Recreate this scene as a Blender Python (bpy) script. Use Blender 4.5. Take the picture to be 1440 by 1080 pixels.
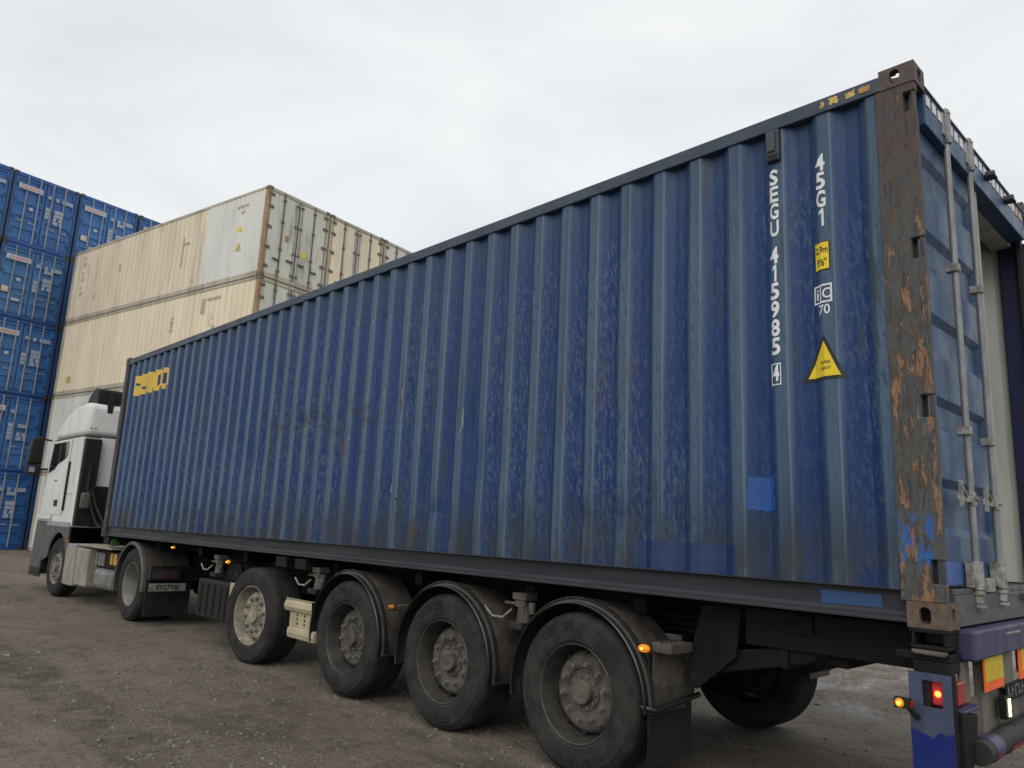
import bpy, bmesh, math, random
from mathutils import Vector, Matrix, noise

for o in list(bpy.data.objects):
    bpy.data.objects.remove(o)
sc = bpy.context.scene
col = sc.collection
random.seed(7)
R = math.radians

# ------------------------------------------------------------------ camera
cam_d = bpy.data.cameras.new('camera')
cam = bpy.data.objects.new('camera', cam_d)
col.objects.link(cam)
sc.camera = cam
CP, YAW, PIT, ROL, FPX = Vector((1.1577, -3.9441, 1.4775)), 0.8036, 0.1938, 0.0460, 1064.1
fw = Vector((-math.sin(YAW) * math.cos(PIT), math.cos(YAW) * math.cos(PIT), math.sin(PIT)))
rt = Vector((math.cos(YAW), math.sin(YAW), 0))
up = rt.cross(fw)
r2 = math.cos(ROL) * rt + math.sin(ROL) * up
u2 = -math.sin(ROL) * rt + math.cos(ROL) * up
cam.matrix_world = Matrix(((r2.x, u2.x, -fw.x, CP.x), (r2.y, u2.y, -fw.y, CP.y), (r2.z, u2.z, -fw.z, CP.z), (0, 0, 0, 1)))
cam_d.sensor_width = 36
cam_d.lens = FPX / 1440 * 36
cam_d.clip_start = 0.05
cam_d.clip_end = 3000
cam_d.dof.use_dof = True
cam_d.dof.focus_distance = 5.2
cam_d.dof.aperture_fstop = 3.2

# ------------------------------------------------------------------ sky, sun, exposure
SUN_EL, SUN_AZ = R(42), R(152)          # azimuth measured from +Y towards +X
world = bpy.data.worlds.new('World')
sc.world = world
world.use_nodes = True
wn = world.node_tree.nodes
wl = world.node_tree.links
wn.clear()
w_out = wn.new('ShaderNodeOutputWorld')
w_bg = wn.new('ShaderNodeBackground')
w_sky = wn.new('ShaderNodeTexSky')
w_sky.sky_type = 'NISHITA'
w_sky.sun_disc = False
w_sky.sun_elevation = SUN_EL
w_sky.sun_rotation = SUN_AZ
w_tc = wn.new('ShaderNodeTexCoord')
w_map = wn.new('ShaderNodeMapping')
w_map.inputs['Scale'].default_value = (1.0, 1.0, 2.6)
w_n = wn.new('ShaderNodeTexNoise')
w_n.inputs['Scale'].default_value = 2.3
w_n.inputs['Detail'].default_value = 6
w_n.inputs['Roughness'].default_value = 0.52
w_n.inputs['Distortion'].default_value = 0.5
w_r = wn.new('ShaderNodeValToRGB')
w_r.color_ramp.elements[0].position = 0.32
w_r.color_ramp.elements[0].color = (7.9, 8.3, 8.65, 1)
w_r.color_ramp.elements[1].position = 0.66
w_r.color_ramp.elements[1].color = (9.8, 9.95, 9.95, 1)
w_mix = wn.new('ShaderNodeMixRGB')
w_mix.inputs['Fac'].default_value = 0.93      # a closed cloud deck over the clear sky
wl.new(w_tc.outputs['Generated'], w_map.inputs['Vector'])
wl.new(w_map.outputs['Vector'], w_n.inputs['Vector'])
wl.new(w_n.outputs['Fac'], w_r.inputs['Fac'])
wl.new(w_sky.outputs['Color'], w_mix.inputs['Color1'])
wl.new(w_r.outputs['Color'], w_mix.inputs['Color2'])
wl.new(w_mix.outputs['Color'], w_bg.inputs['Color'])
w_bg.inputs['Strength'].default_value = 0.10
wl.new(w_bg.outputs['Background'], w_out.inputs['Surface'])

sun_d = bpy.data.lights.new('sun', 'SUN')
sun_d.energy = 1.4
sun_d.angle = R(50)
sun_d.color = (1.0, 0.96, 0.91)
sun = bpy.data.objects.new('sun', sun_d)
col.objects.link(sun)
sd = Vector((math.sin(SUN_AZ) * math.cos(SUN_EL), math.cos(SUN_AZ) * math.cos(SUN_EL), math.sin(SUN_EL)))
sun.rotation_euler = sd.to_track_quat('Z', 'Y').to_euler()
sun.location = sd * 60

sc.cycles.max_bounces = 6
sc.cycles.diffuse_bounces = 3
sc.cycles.glossy_bounces = 3
sc.view_settings.view_transform = 'Standard'
sc.view_settings.look = 'None'
sc.view_settings.exposure = 0.0
sc.view_settings.gamma = 1.0
sc.view_settings.use_curve_mapping = False


# ------------------------------------------------------------------ materials
class G:
    def __init__(s, name):
        s.m = bpy.data.materials.new(name)
        s.m.use_nodes = True
        s.nt = s.m.node_tree
        s.b = s.nt.nodes['Principled BSDF']
        s.geo = s.nt.nodes.new('ShaderNodeNewGeometry')
        s.P = s.geo.outputs['Position']

    def n(s, t):
        return s.nt.nodes.new(t)

    def set(s, sock, v):
        if isinstance(v, bpy.types.NodeSocket):
            s.nt.links.new(v, sock)
        else:
            if sock.type == 'RGBA' and isinstance(v, (tuple, list)) and len(v) == 3:
                v = (*v, 1)
            sock.default_value = v

    def vmul(s, v, k, add=None):
        n = s.n('ShaderNodeMapping')
        s.set(n.inputs['Vector'], v)
        n.inputs['Scale'].default_value = k
        if add:
            n.inputs['Location'].default_value = add
        return n.outputs['Vector']

    def noise(s, v, scale=1., detail=4, rough=.55, dist=0.):
        n = s.n('ShaderNodeTexNoise')
        s.set(n.inputs['Vector'], v)
        n.inputs['Scale'].default_value = scale
        n.inputs['Detail'].default_value = detail
        n.inputs['Roughness'].default_value = rough
        n.inputs['Distortion'].default_value = dist
        return n.outputs['Fac']

    def vor(s, v, scale, out='Distance', feat='F1'):
        n = s.n('ShaderNodeTexVoronoi')
        n.feature = feat
        s.set(n.inputs['Vector'], v)
        n.inputs['Scale'].default_value = scale
        return n.outputs[out]

    def mr(s, v, a, b, c=0., d=1.):
        n = s.n('ShaderNodeMapRange')
        n.interpolation_type = 'SMOOTHSTEP'
        s.set(n.inputs['Value'], v)
        for k, q in zip(('From Min', 'From Max', 'To Min', 'To Max'), (a, b, c, d)):
            s.set(n.inputs[k], q)
        return n.outputs['Result']

    def mix(s, f, a, b, mode='MIX'):
        n = s.n('ShaderNodeMixRGB')
        n.blend_type = mode
        s.set(n.inputs['Fac'], f)
        s.set(n.inputs['Color1'], a)
        s.set(n.inputs['Color2'], b)
        return n.outputs['Color']

    def ma(s, op, a, b=0.):
        n = s.n('ShaderNodeMath')
        n.operation = op
        s.set(n.inputs[0], a)
        s.set(n.inputs[1], b)
        return n.outputs[0]

    def sep(s, v):
        n = s.n('ShaderNodeSeparateXYZ')
        s.set(n.inputs[0], v)
        return n.outputs

    def bump(s, h, strength=.3, dist=.01):
        n = s.n('ShaderNodeBump')
        n.inputs['Strength'].default_value = strength
        n.inputs['Distance'].default_value = dist
        s.set(n.inputs['Height'], h)
        s.nt.links.new(n.outputs['Normal'], s.b.inputs['Normal'])

    def done(s, color, rough=.5, metal=0., spec=None):
        s.set(s.b.inputs['Base Color'], color)
        s.set(s.b.inputs['Roughness'], rough)
        s.set(s.b.inputs['Metallic'], metal)
        if spec is not None:
            s.b.inputs['Specular IOR Level'].default_value = spec
        return s.m


def worn(name, c1, c2=None, k=(6, 6, 2), rough=.55, metal=0., rust=0., rustc=(.16, .07, .03), dust=0.,
         dustc=(.150, .126, .100), bump=.15, spec=None, rk=5.):
    """paint with blotchy wear, rust spots and settled dust"""
    g = G(name)
    c2 = c2 or tuple(x * .7 for x in c1)
    n1 = g.noise(g.vmul(g.P, k), 1., 6, .6)
    c = g.mix(g.mr(n1, .35, .65), c1, c2)
    if rust:
        n2 = g.noise(g.vmul(g.P, (rk, rk, rk * .5), (3, 1, 7)), 1., 8, .65)
        c = g.mix(g.mr(n2, .72 - .3 * rust, .78 - .22 * rust), c, rustc)
    if dust:
        nz = g.sep(g.geo.outputs['Normal'])[2]
        n3 = g.noise(g.vmul(g.P, (9, 9, 9)), 1., 5, .6)
        f = g.ma('MULTIPLY', g.mr(n3, .25, .7, .35, 1.), g.mr(nz, -.6, .8, .45 * dust, dust))
        c = g.mix(f, c, dustc)
    g.bump(g.noise(g.P, 45., 4, .6), bump, .004)
    rr = g.mr(n1, .2, .8, rough - .1, rough + .12)
    return g.done(c, rr, metal, spec)


def emit(name, colr, strength, base=None):
    g = G(name)
    g.set(g.b.inputs['Emission Color'], colr)
    g.b.inputs['Emission Strength'].default_value = strength
    return g.done(base or colr, .3)


def paint_main():
    g = G('weathered_blue_paint')
    x, y, z = g.sep(g.P)
    skew = g.n('ShaderNodeCombineXYZ')
    g.set(skew.inputs[0], g.ma('ADD', g.ma('MULTIPLY', x, 40.), g.ma('MULTIPLY', z, 6.)))
    g.set(skew.inputs[1], g.ma('MULTIPLY', y, 40.))
    g.set(skew.inputs[2], g.ma('MULTIPLY', z, 11.))
    fl = g.noise(skew.outputs[0], 1.5, 6, .64, .35)
    fl2 = g.noise(g.vmul(g.P, (150, 150, 22)), 1., 2, .5)
    band = g.noise(g.vmul(g.P, (1.3, 3, .35)), 1., 3, .5)
    strk = g.noise(g.vmul(g.P, (22, 22, .5)), 1., 4, .6)
    deep, mid = (.0045, .027, .118), (.0085, .040, .132)
    c = g.mix(g.mr(strk, .35, .65), deep, mid)
    # chalked, paler paint: on the outer faces of the corrugations
    outer = g.mr(g.ma('ADD', y, g.ma('MULTIPLY', g.ma('SUBTRACT', fl, .5), .03)), .011, .031, 1., 0.)
    chalk = g.ma('MULTIPLY', outer, g.mr(strk, .25, .6, .5, .95))
    c = g.mix(chalk, c, (.068, .110, .160))
    # pale flecks where the chalked layer flakes, mostly below the upper half metre
    zone = g.ma('MULTIPLY', g.mr(z, 3.85, 3.35), g.mr(band, .36, .60, .30, 1.))
    c = g.mix(g.ma('MULTIPLY', zone, g.mr(fl, .50, .59, 0., .64)), c, (.078, .126, .175))
    c = g.mix(g.ma('MULTIPLY', zone, g.mr(fl, .47, .38, 0., .62)), c, (.0045, .023, .085))
    c = g.mix(g.ma('MULTIPLY', zone, g.mr(fl2, .6, .75, 0., .28)), c, (.11, .17, .22))
    # greyed strip under the top rail
    c = g.mix(g.ma('MULTIPLY', g.mr(z, 3.4, 3.9), .42), c, (.042, .072, .110))
    runs = g.noise(g.vmul(g.P, (16, 16, .9), (9, 2, 5)), 1., 6, .66)
    runm = g.noise(g.vmul(g.P, (.55, .55, .5), (2, 7, 1)), 1., 2, .5)
    c = g.mix(g.ma('MULTIPLY', g.mr(runs, .54, .66), g.mr(runm, .38, .60, .25, .85)), c, (.036, .048, .062))
    # thin paler line of colour along the folds
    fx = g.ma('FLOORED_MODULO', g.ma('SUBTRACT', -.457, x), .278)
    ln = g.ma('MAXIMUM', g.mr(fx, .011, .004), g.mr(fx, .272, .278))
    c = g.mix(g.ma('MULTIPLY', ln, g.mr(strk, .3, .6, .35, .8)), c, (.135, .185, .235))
    # grime low down, a few rust stains
    grime = g.noise(g.vmul(g.P, (7, 7, 1.6)), 1., 5, .6)
    c = g.mix(g.ma('MULTIPLY', g.mr(z, 1.95, 1.30), g.mr(grime, .32, .62, .1, .85)), c, (.026, .030, .034))
    rn = g.noise(g.vmul(g.P, (11, 11, 2.2), (5, 0, 3)), 1., 6, .62)
    rb = g.noise(g.vmul(g.P, (.7, .7, .8), (1, 4, 2)), 1., 2, .5)
    rzone = g.ma('MAXIMUM', g.ma('MULTIPLY', g.mr(z, 2.0, 1.4), .55), g.ma('MULTIPLY', g.mr(z, 1.9, 2.3), g.mr(z, 3.0, 2.5)))
    c = g.mix(g.ma('MULTIPLY', g.ma('MULTIPLY', g.mr(rn, .57, .66), g.ma('MAXIMUM', g.ma('MULTIPLY', g.mr(x, -4.6, -5.3), g.mr(x, -7.4, -6.4)), g.mr(rb, .50, .60, 0., .45))), rzone), c, (.075, .052, .038))
    bz = g.ma('MULTIPLY', g.mr(z, 2.30, 2.48), g.mr(z, 2.74, 2.56))
    bz = g.ma('MULTIPLY', bz, g.ma('MULTIPLY', g.mr(x, -4.5, -5.0), g.mr(x, -7.0, -6.2)))
    bn = g.noise(g.vmul(g.P, (9, 9, 14), (3, 3, 8)), 1., 6, .68)
    c = g.mix(g.ma('MULTIPLY', bz, g.mr(bn, .50, .60, 0., .75)), c, (.030, .030, .032))
    lg_ = g.ma('MULTIPLY', g.mr(z, 1.62, 1.45), g.mr(g.noise(g.vmul(g.P, (6, 6, 3.5), (6, 1, 2)), 1., 7, .68), .52, .62))
    c = g.mix(g.ma('MULTIPLY', lg_, g.mr(x, -2.0, -3.2, .25, .7)), c, (.058, .048, .040))
    g.bump(g.mix(.5, fl, g.noise(g.P, 9., 3, .5)), .10, .006)
    return g.done(c, g.mr(fl, .3, .7, .40, .58), 0., .28)


def rusty_post():
    g = G('flaking_rusty_paint')
    x, y, z = g.sep(g.P)
    a = g.noise(g.vmul(g.P, (22, 22, 8)), 1., 9, .70, .2)
    b = g.noise(g.vmul(g.P, (19, 19, 4.5), (2, 5, 1)), 1., 9, .72, .2)
    d = g.noise(g.vmul(g.P, (60, 60, 22), (1, 2, 3)), 1., 6, .7)
    e = g.noise(g.vmul(g.P, (3, 3, 1.0), (8, 2, 1)), 1., 3, .5)
    c = g.mix(g.mr(d, .35, .65), (.088, .086, .078), (.060, .063, .062))
    c = g.mix(g.ma('MULTIPLY', g.mr(z, 3.0, 3.75), g.mr(a, .30, .55, .5, .9)), c, (.078, .052, .044))
    c = g.mix(g.mr(a, .50, .62, 0., .8), c, (.082, .052, .036))
    orange = g.mix(g.mr(d, .4, .6), (.215, .095, .040), (.25, .165, .095))
    lo = g.mr(z, 3.45, 2.5, .01, .105)
    chip = g.ma('ADD', b, lo)
    c = g.mix(g.mr(chip, .595, .63, 0., .7), c, (.040, .032, .027))
    c = g.mix(g.ma('MULTIPLY', g.mr(chip, .640, .665), .95), c, orange)
    c = g.mix(g.mr(g.noise(g.vmul(g.P, (48, 48, 7), (4, 4, 4)), 1., 7, .72, .4), .54, .60, 0., .8), c, (.030, .034, .040))
    blue = g.ma('MULTIPLY', g.ma('MULTIPLY', g.mr(z, 1.36, 1.42), g.mr(z, 1.68, 1.60)), g.mr(a, .50, .54))
    c = g.mix(g.ma('MULTIPLY', blue, g.mr(x, -.02, -.06)), c, (.020, .105, .34))
    c = g.mix(g.ma('MULTIPLY', g.mr(g.noise(g.vmul(g.P, (13, 13, 3), (8, 8, 1)), 1., 7, .7), .54, .60), g.mr(e, .40, .60, .2, .75)), c, (.048, .072, .092))
    g.bump(g.mix(.5, a, b), .25, .005)
    return g.done(c, .72, 0., .35)


def ground_mat():
    g = G('packed_dirt_and_gravel')
    x, y, z = g.sep(g.P)
    a = g.noise(g.vmul(g.P, (.32, .55, 1)), 1., 5, .6, .4)
    b = g.noise(g.P, 3.2, 6, .65)
    f = g.noise(g.P, 55., 4, .7)
    c = g.mix(g.mr(a, .35, .65), (.138, .111, .085), (.196, .162, .128))
    c = g.mix(g.mr(b, .45, .66, 0., .65), c, (.072, .053, .037))
    b2 = g.noise(g.P, 15., 6, .7)
    c = g.mix(g.mr(b2, .48, .68, 0., .7), c, (.225, .188, .148))
    c = g.mix(g.mr(b2, .42, .30, 0., .7), c, (.062, .050, .039))
    c = g.mix(g.mr(f, .46, .66, 0., .5), c, (.26, .222, .178))
    c = g.mix(g.mr(f, .44, .32, 0., .65), c, (.052, .042, .033))
    v = g.vor(g.P, 38.)
    vc = g.vor(g.P, 38., 'Color')
    pick = g.ma('MULTIPLY', g.mr(v, .34, .20), g.mr(g.sep(vc)[0], .62, .72))
    c = g.mix(g.ma('MULTIPLY', pick, .7), c, g.mix(g.sep(vc)[1], (.24, .215, .185), (.11, .09, .07)))
    v2 = g.vor(g.vmul(g.P, (1, 1, 1), (7, 3, 0)), 13.)
    v2c = g.vor(g.vmul(g.P, (1, 1, 1), (7, 3, 0)), 13., 'Color')
    pick2 = g.ma('MULTIPLY', g.mr(v2, .26, .14), g.mr(g.sep(v2c)[0], .80, .86))
    c = g.mix(g.ma('MULTIPLY', pick2, .6), c, (.27, .245, .215))
    # tyre tracks worn along the yard, and damp stains
    tn = g.noise(g.vmul(g.P, (.25, 1.2, 1), (1, 2, 0)), 1., 4, .6)
    yt = g.ma('ADD', y, g.ma('MULTIPLY', tn, .9))
    trk = g.ma('MAXIMUM', g.ma('MULTIPLY', g.mr(yt, -1.75, -1.6), g.mr(yt, -1.15, -1.3)), g.ma('MULTIPLY', g.mr(yt, -3.3, -3.15), g.mr(yt, -2.75, -2.9)))
    rib = g.noise(g.vmul(g.P, (26, 5, 1)), 1., 3, .6)
    c = g.mix(g.ma('MULTIPLY', g.ma('MULTIPLY', trk, g.mr(b, .35, .6)), g.mr(rib, .3, .6, .25, .6)), c, (.070, .053, .039))
    st_ = g.noise(g.vmul(g.P, (.55, .8, 1), (11, 4, 0)), 1., 6, .66, .5)
    c = g.mix(g.mr(st_, .56, .66, 0., .5), c, (.060, .046, .034))
    # thin frozen slush beyond the trailer
    far = g.mr(g.ma('ADD', y, g.ma('MULTIPLY', x, .10)), 2.6, 4.2)
    sl = g.noise(g.vmul(g.P, (1.1, .75, 1), (3, 9, 0)), 1., 7, .68, .6)
    sl2 = g.noise(g.P, 14., 5, .65)
    slush = g.ma('MULTIPLY', far, g.mr(g.ma('ADD', g.ma('MULTIPLY', sl, .75), g.ma('MULTIPLY', sl2, .25)), .45, .63))
    c = g.mix(g.ma('MULTIPLY', slush, .75), c, g.mix(g.mr(sl2, .3, .7), (.26, .25, .245), (.46, .455, .46)))
    damp = g.mr(g.noise(g.vmul(g.P, (.8, 1.3, 1), (5, 5, 0)), 1., 5, .6), .52, .62, 0., .45)
    near = g.ma('MULTIPLY', g.mr(y, 1.2, .3), g.mr(y, -1.2, -.2))
    c = g.mix(g.ma('MULTIPLY', damp, near), c, (.045, .038, .031))
    h = g.ma('ADD', g.ma('ADD', g.ma('MULTIPLY', b, .7), g.ma('MULTIPLY', b2, .6)), g.ma('ADD', g.ma('MULTIPLY', f, .45), g.ma('MULTIPLY', pick, .5)))
    h = g.ma('ADD', h, g.ma('MULTIPLY', pick2, .6))
    g.bump(h, 1., .038)
    return g.done(c, .88, 0., .3)


def stone_mat():
    g = G('loose_stone')
    r = g.geo.outputs['Random Per Island']
    c = g.mix(g.mr(r, .0, .6), (.10, .088, .073), (.17, .152, .130))
    c = g.mix(g.mr(r, .88, 1.), c, (.26, .235, .205))
    return g.done(c, .85, 0., .3)


def tyre_mat(name, dust, c=(.018, .018, .019)):
    g = G(name)
    a = g.noise(g.P, 7., 6, .65)
    b = g.noise(g.P, 45., 4, .65)
    f = g.ma('MULTIPLY', g.mr(a, .32, .68, .12, 1.), g.mr(b, .25, .75, .45, 1.))
    col_ = g.mix(g.ma('MULTIPLY', f, dust), c, (.140, .118, .094))
    g.bump(b, .2, .004)
    return g.done(col_, .85, 0., .15)


def reefer_paint(name, c1, c2, stain=(.30, .24, .15), amt=.6):
    g = G(name)
    a = g.noise(g.vmul(g.P, (1.1, 1.1, .25)), 1., 5, .6)
    b = g.noise(g.vmul(g.P, (5, 5, .6)), 1., 6, .62)
    d = g.noise(g.vmul(g.P, (2.2, 2.2, 1.6), (4, 1, 6)), 1., 7, .66)
    c = g.mix(g.mr(a, .35, .65), c1, c2)
    c = g.mix(g.mr(b, .50, .72, 0., amt), c, stain)
    c = g.mix(g.mr(d, .63, .72, 0., amt * .7), c, (.16, .125, .085))
    g.bump(b, .06, .004)
    return g.done(c, .6, 0., .4)


def ripple(name, c1, c2, rough=.45):
    return worn(name, c1, c2, (3, 3, 1.2), rough, 0., .25, (.11, .07, .05))


M = {}
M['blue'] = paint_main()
M['post'] = rusty_post()
M['casting'] = worn('rusted_casting_steel', (.125, .088, .062), (.075, .050, .036), (14, 14, 14), .75, 0, .5, (.20, .105, .045), bump=.4, rk=9)
M['casting_top'] = worn('dull_brown_casting', (.092, .060, .050), (.064, .048, .043), (12, 12, 12), .7, 0, .2, (.13, .07, .04), bump=.3)
M['casting_dark'] = worn('dark_casting', (.05, .045, .05), (.03, .03, .035), (8, 8, 8), .7, 0, .4)
M['rail_top'] = worn('faded_navy_rail', (.034, .052, .080), (.025, .040, .066), (3, 9, 9), .5, 0, .12, (.10, .07, .05))
M['tail_dull'] = worn('dusty_red_lens', (.050, .010, .010), (.030, .012, .012), (20, 20, 20), .5)
M['lens_dull'] = worn('dusty_clear_lens', (.040, .038, .040), (.022, .020, .022), (20, 20, 20), .45)
M['rail_bot'] = worn('grey_blue_rail', (.030, .033, .040), (.019, .022, .028), (1.2, 6, 14), .5, 0, .08, (.08, .05, .03), dust=.05, spec=.25)
M['door_blue'] = worn('door_blue_paint', (.042, .088, .165), (.026, .062, .138), (5, 5, 3), .45, 0, .08, (.05, .045, .04), bump=.08, spec=.3)
M['patch_blue'] = worn('bright_touch_up_blue', (.006, .070, .27), (.010, .058, .22), (20, 20, 20), .45, bump=.05)
M['patch_navy'] = worn('navy_touch_up', (.005, .022, .092), (.007, .028, .100), (9, 9, 4), .38, bump=.05)
M['patch_rail'] = worn('rail_touch_up_blue', (.014, .060, .170), (.018, .055, .145), (20, 20, 20), .5, bump=.05)
M['patch_door'] = worn('door_touch_up_blue', (.020, .085, .33), (.018, .075, .28), (20, 20, 20), .4, bump=.05)
M['galv'] = worn('dull_galvanised_steel', (.27, .27, .265), (.19, .19, .185), (14, 14, 5), .5, .25, .15, (.14, .10, .07), bump=.15)
M['galv_dirty'] = worn('dirty_galvanised_steel', (.33, .32, .29), (.16, .15, .135), (22, 22, 22), .6, .15, .3, (.15, .10, .065), bump=.3, rk=16)
M['gasket'] = worn('grey_rubber_gasket', (.36, .365, .345), (.27, .275, .265), (9, 9, 2), .7)
M['inner'] = worn('pale_grey_lining', (.44, .44, .40), (.34, .34, .31), (5, 5, 1), .6, 0, .1, (.25, .19, .13))
M['floor_wood'] = worn('plywood_floor', (.10, .06, .035), (.06, .04, .025), (3, 14, 3), .7)
M['navy'] = worn('dark_navy_paint', (.012, .018, .075), (.010, .014, .050), (6, 6, 2), .5)
M['white'] = worn('white_lettering', (.74, .75, .74), (.62, .64, .65), (30, 30, 8), .5, bump=.02)
M['yellow'] = worn('yellow_sticker', (.78, .58, .010), (.70, .50, .012), (9, 9, 9), .4, bump=.02)
M['print_and_shade_black'] = worn('print_and_shade_black', (.012, .012, .012), None, (9, 9, 9), .5, bump=.02)  # print, and painted shade in the post notches and wheel holes
M['logo_yellow'] = worn('faded_yellow_logo', (.62, .43, .045), (.55, .36, .06), (6, 6, 3), .5, bump=.02)
M['mark_orange'] = worn('chipped_orange_paint', (.46, .28, .06), (.30, .13, .04), (60, 60, 60), .6)
M['mark_yellow'] = worn('chipped_yellow_paint', (.55, .42, .12), (.45, .28, .08), (60, 60, 60), .6)
M['reflector_white'] = worn('pale_reflector', (.68, .66, .66), (.60, .58, .60), (40, 40, 40), .4, bump=.02)
M['rust_tab'] = worn('rust_stained_reflector', (.55, .40, .28), (.42, .22, .10), (40, 40, 40), .6)
M['black_plastic'] = worn('black_plastic', (.010, .010, .011), (.016, .015, .015), (8, 8, 8), .5, dust=.06, spec=.18)
M['fender'] = worn('dusty_black_fender', (.012, .012, .013), (.018, .017, .017), (6, 6, 6), .42, dust=.46, spec=.3)
M['fender_lip'] = worn('black_fender_edge', (.008, .008, .009), (.014, .014, .014), (6, 6, 6), .28, dust=.06)
M['chassis'] = worn('dirty_black_chassis', (.008, .008, .008), (.014, .012, .011), (7, 7, 7), .6, 0, .05, (.05, .035, .025), dust=.05, spec=.12)
M['chassis_dust'] = worn('mud_dusted_steel', (.110, .096, .076), (.062, .054, .043), (8, 8, 8), .8, 0, .1, (.05, .04, .03))
M['beige'] = worn('beige_painted_steel', (.40, .345, .225), (.33, .28, .18), (5, 5, 2), .55, 0, .05, (.2, .13, .07))
M['lightplate'] = worn('dusty_grey_plate', (.150, .132, .106), (.095, .084, .068), (6, 6, 3), .7, 0, .1)
M['bumper_blue'] = worn('scuffed_violet_blue', (.030, .030, .110), (.018, .019, .062), (9, 9, 4), .5, 0, .4, (.045, .042, .045), dust=.2, rk=9)
M['side_blue'] = worn('dusty_blue_plate', (.046, .062, .122), (.026, .038, .090), (14, 14, 7), .5, 0, .35, (.045, .045, .048), dust=.15, rk=14)
M['side_dark'] = worn('grimy_navy_steel', (.016, .016, .022), (.040, .036, .032), (7, 7, 7), .6, spec=.2)
M['pale_scuff'] = worn('bare_metal_scuff', (.20, .24, .27), (.13, .17, .21), (60, 60, 60), .5)
M['royal'] = worn('glossy_royal_blue', (.006, .018, .150), (.006, .016, .115), (6, 6, 4), .3)
M['tyre'] = tyre_mat('dusty_tyre_rubber', .28)
M['tyre_dark'] = tyre_mat('dark_tyre_rubber', .25)
M['letter_black'] = tyre_mat('raised_tyre_lettering', .12, (.012, .012, .012))
M['rim'] = worn('mud_covered_rim', (.122, .107, .089), (.066, .058, .049), (11, 11, 11), .8, 0, .05, spec=.2)
M['rim_edge'] = worn('dull_rim_edge', (.070, .062, .054), (.034, .031, .028), (9, 9, 9), .5, .2)
M['rim_pale'] = worn('pale_dusty_rim', (.33, .295, .23), (.17, .148, .115), (9, 9, 9), .65)
M['rim_drive'] = worn('grey_dusty_rim', (.22, .205, .175), (.14, .13, .112), (7, 7, 7), .7)
M['nut'] = worn('steel_wheel_nut', (.135, .125, .11), (.20, .19, .18), (40, 40, 40), .5, .3)
M['cab_white'] = worn('dusty_white_cab_paint', (.66, .655, .635), (.56, .55, .515), (2, 2, 1), .38, bump=.02)
M['cab_side'] = reefer_paint('dirty_white_cab_paint', (.62, .61, .575), (.52, .50, .455), (.33, .285, .21), .8)
M['cab_grey'] = worn('grey_cab_plastic', (.070, .070, .068), (.050, .050, .049), (5, 5, 5), .55, dust=.2)
M['silver'] = worn('silver_plastic', (.30, .30, .31), (.24, .24, .25), (6, 6, 6), .4)
M['tank'] = worn('grey_tank', (.20, .195, .185), (.13, .125, .118), (6, 6, 6), .55, .2)
M['skirt'] = worn('dusty_beige_skirt', (.30, .275, .22), (.20, .183, .147), (4, 4, 2), .6)
M['green'] = worn('green_coupling', (.045, .17, .035), (.03, .11, .025), (9, 9, 9), .5)
M['ochre'] = worn('ochre_tag', (.48, .29, .03), (.36, .20, .03), (18, 18, 18), .5)
M['orange_r'] = worn('fluorescent_orange', (.95, .145, .006), (.85, .12, .006), (12, 12, 12), .45, bump=.02)
M['yellow_r'] = worn('yellow_retroreflector', (.62, .44, .004), (.55, .38, .004), (12, 12, 12), .45, bump=.02)
M['red_tape'] = worn('worn_red_tape', (.30, .045, .022), (.16, .035, .022), (30, 30, 30), .55, 0, .2, (.06, .045, .04), rk=20)
M['red_lens'] = worn('red_lens', (.40, .008, .010), (.28, .006, .008), (9, 9, 9), .22)
M['amber_lens'] = worn('amber_lens', (.42, .13, .006), (.32, .09, .005), (9, 9, 9), .25)
M['amber_lit'] = emit('lit_amber_bulb', (1., .50, .03), 5.)
M['amber_glow'] = emit('lit_amber_lens', (1., .30, .01), .5, (.5, .16, .01))
M['red_lit'] = emit('lit_red_lamp', (1., .10, .02), 9.)
M['red_glow'] = emit('glowing_red_lens', (1., .02, .015), .10, (.32, .035, .035))
M['led'] = emit('lit_reversing_led', (1., .96, .45), 5.)
M['plate_white'] = worn('dirty_number_plate', (.23, .225, .20), (.13, .125, .11), (16, 16, 16), .6)
M['grey_char'] = worn('pale_grey_characters', (.22, .22, .22), (.12, .12, .12), (30, 30, 30), .6)
g_ = G('dark_window_glass')
M['glass'] = g_.done((.012, .014, .016), .08, 0., .6)
M['ground'] = ground_mat()
M['stone'] = stone_mat()
M['yard_blue'] = worn('yard_blue_paint', (.014, .080, .285), (.012, .062, .215), (1.4, 1.4, .5), .5, 0, .05, (.10, .07, .05), bump=.05)
M['yard_blue2'] = worn('yard_blue_door_paint', (.040, .150, .390), (.027, .110, .300), (1.4, 1.4, .7), .45, 0, .04, (.10, .07, .05), bump=.05)
M['yard_blue3'] = worn('faded_yard_blue', (.052, .160, .370), (.036, .120, .285), (1.4, 1.4, .7), .5, 0, .12, (.10, .07, .05), bump=.05)
M['yard_blue4'] = worn('deep_yard_blue', (.028, .122, .350), (.020, .092, .270), (1.4, 1.4, .7), .45, 0, .08, (.10, .07, .05), bump=.05)
M['yard_bar'] = worn('grey_lock_bar', (.30, .31, .32), (.20, .21, .23), (4, 4, 3), .55)
M['yard_white'] = worn('faded_white_print', (.46, .50, .56), (.32, .37, .45), (9, 9, 9), .6)
M['yard_sticker'] = worn('cream_sticker', (.55, .52, .42), (.45, .40, .28), (9, 9, 9), .6)
M['yard_red'] = worn('faded_red_print', (.52, .24, .20), (.48, .33, .28), (9, 9, 9), .6)
M['yard_dark'] = worn('dark_blue_frame', (.026, .075, .190), (.018, .055, .14), (3, 3, 1), .6, 0, .12, (.05, .04, .04))
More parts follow.
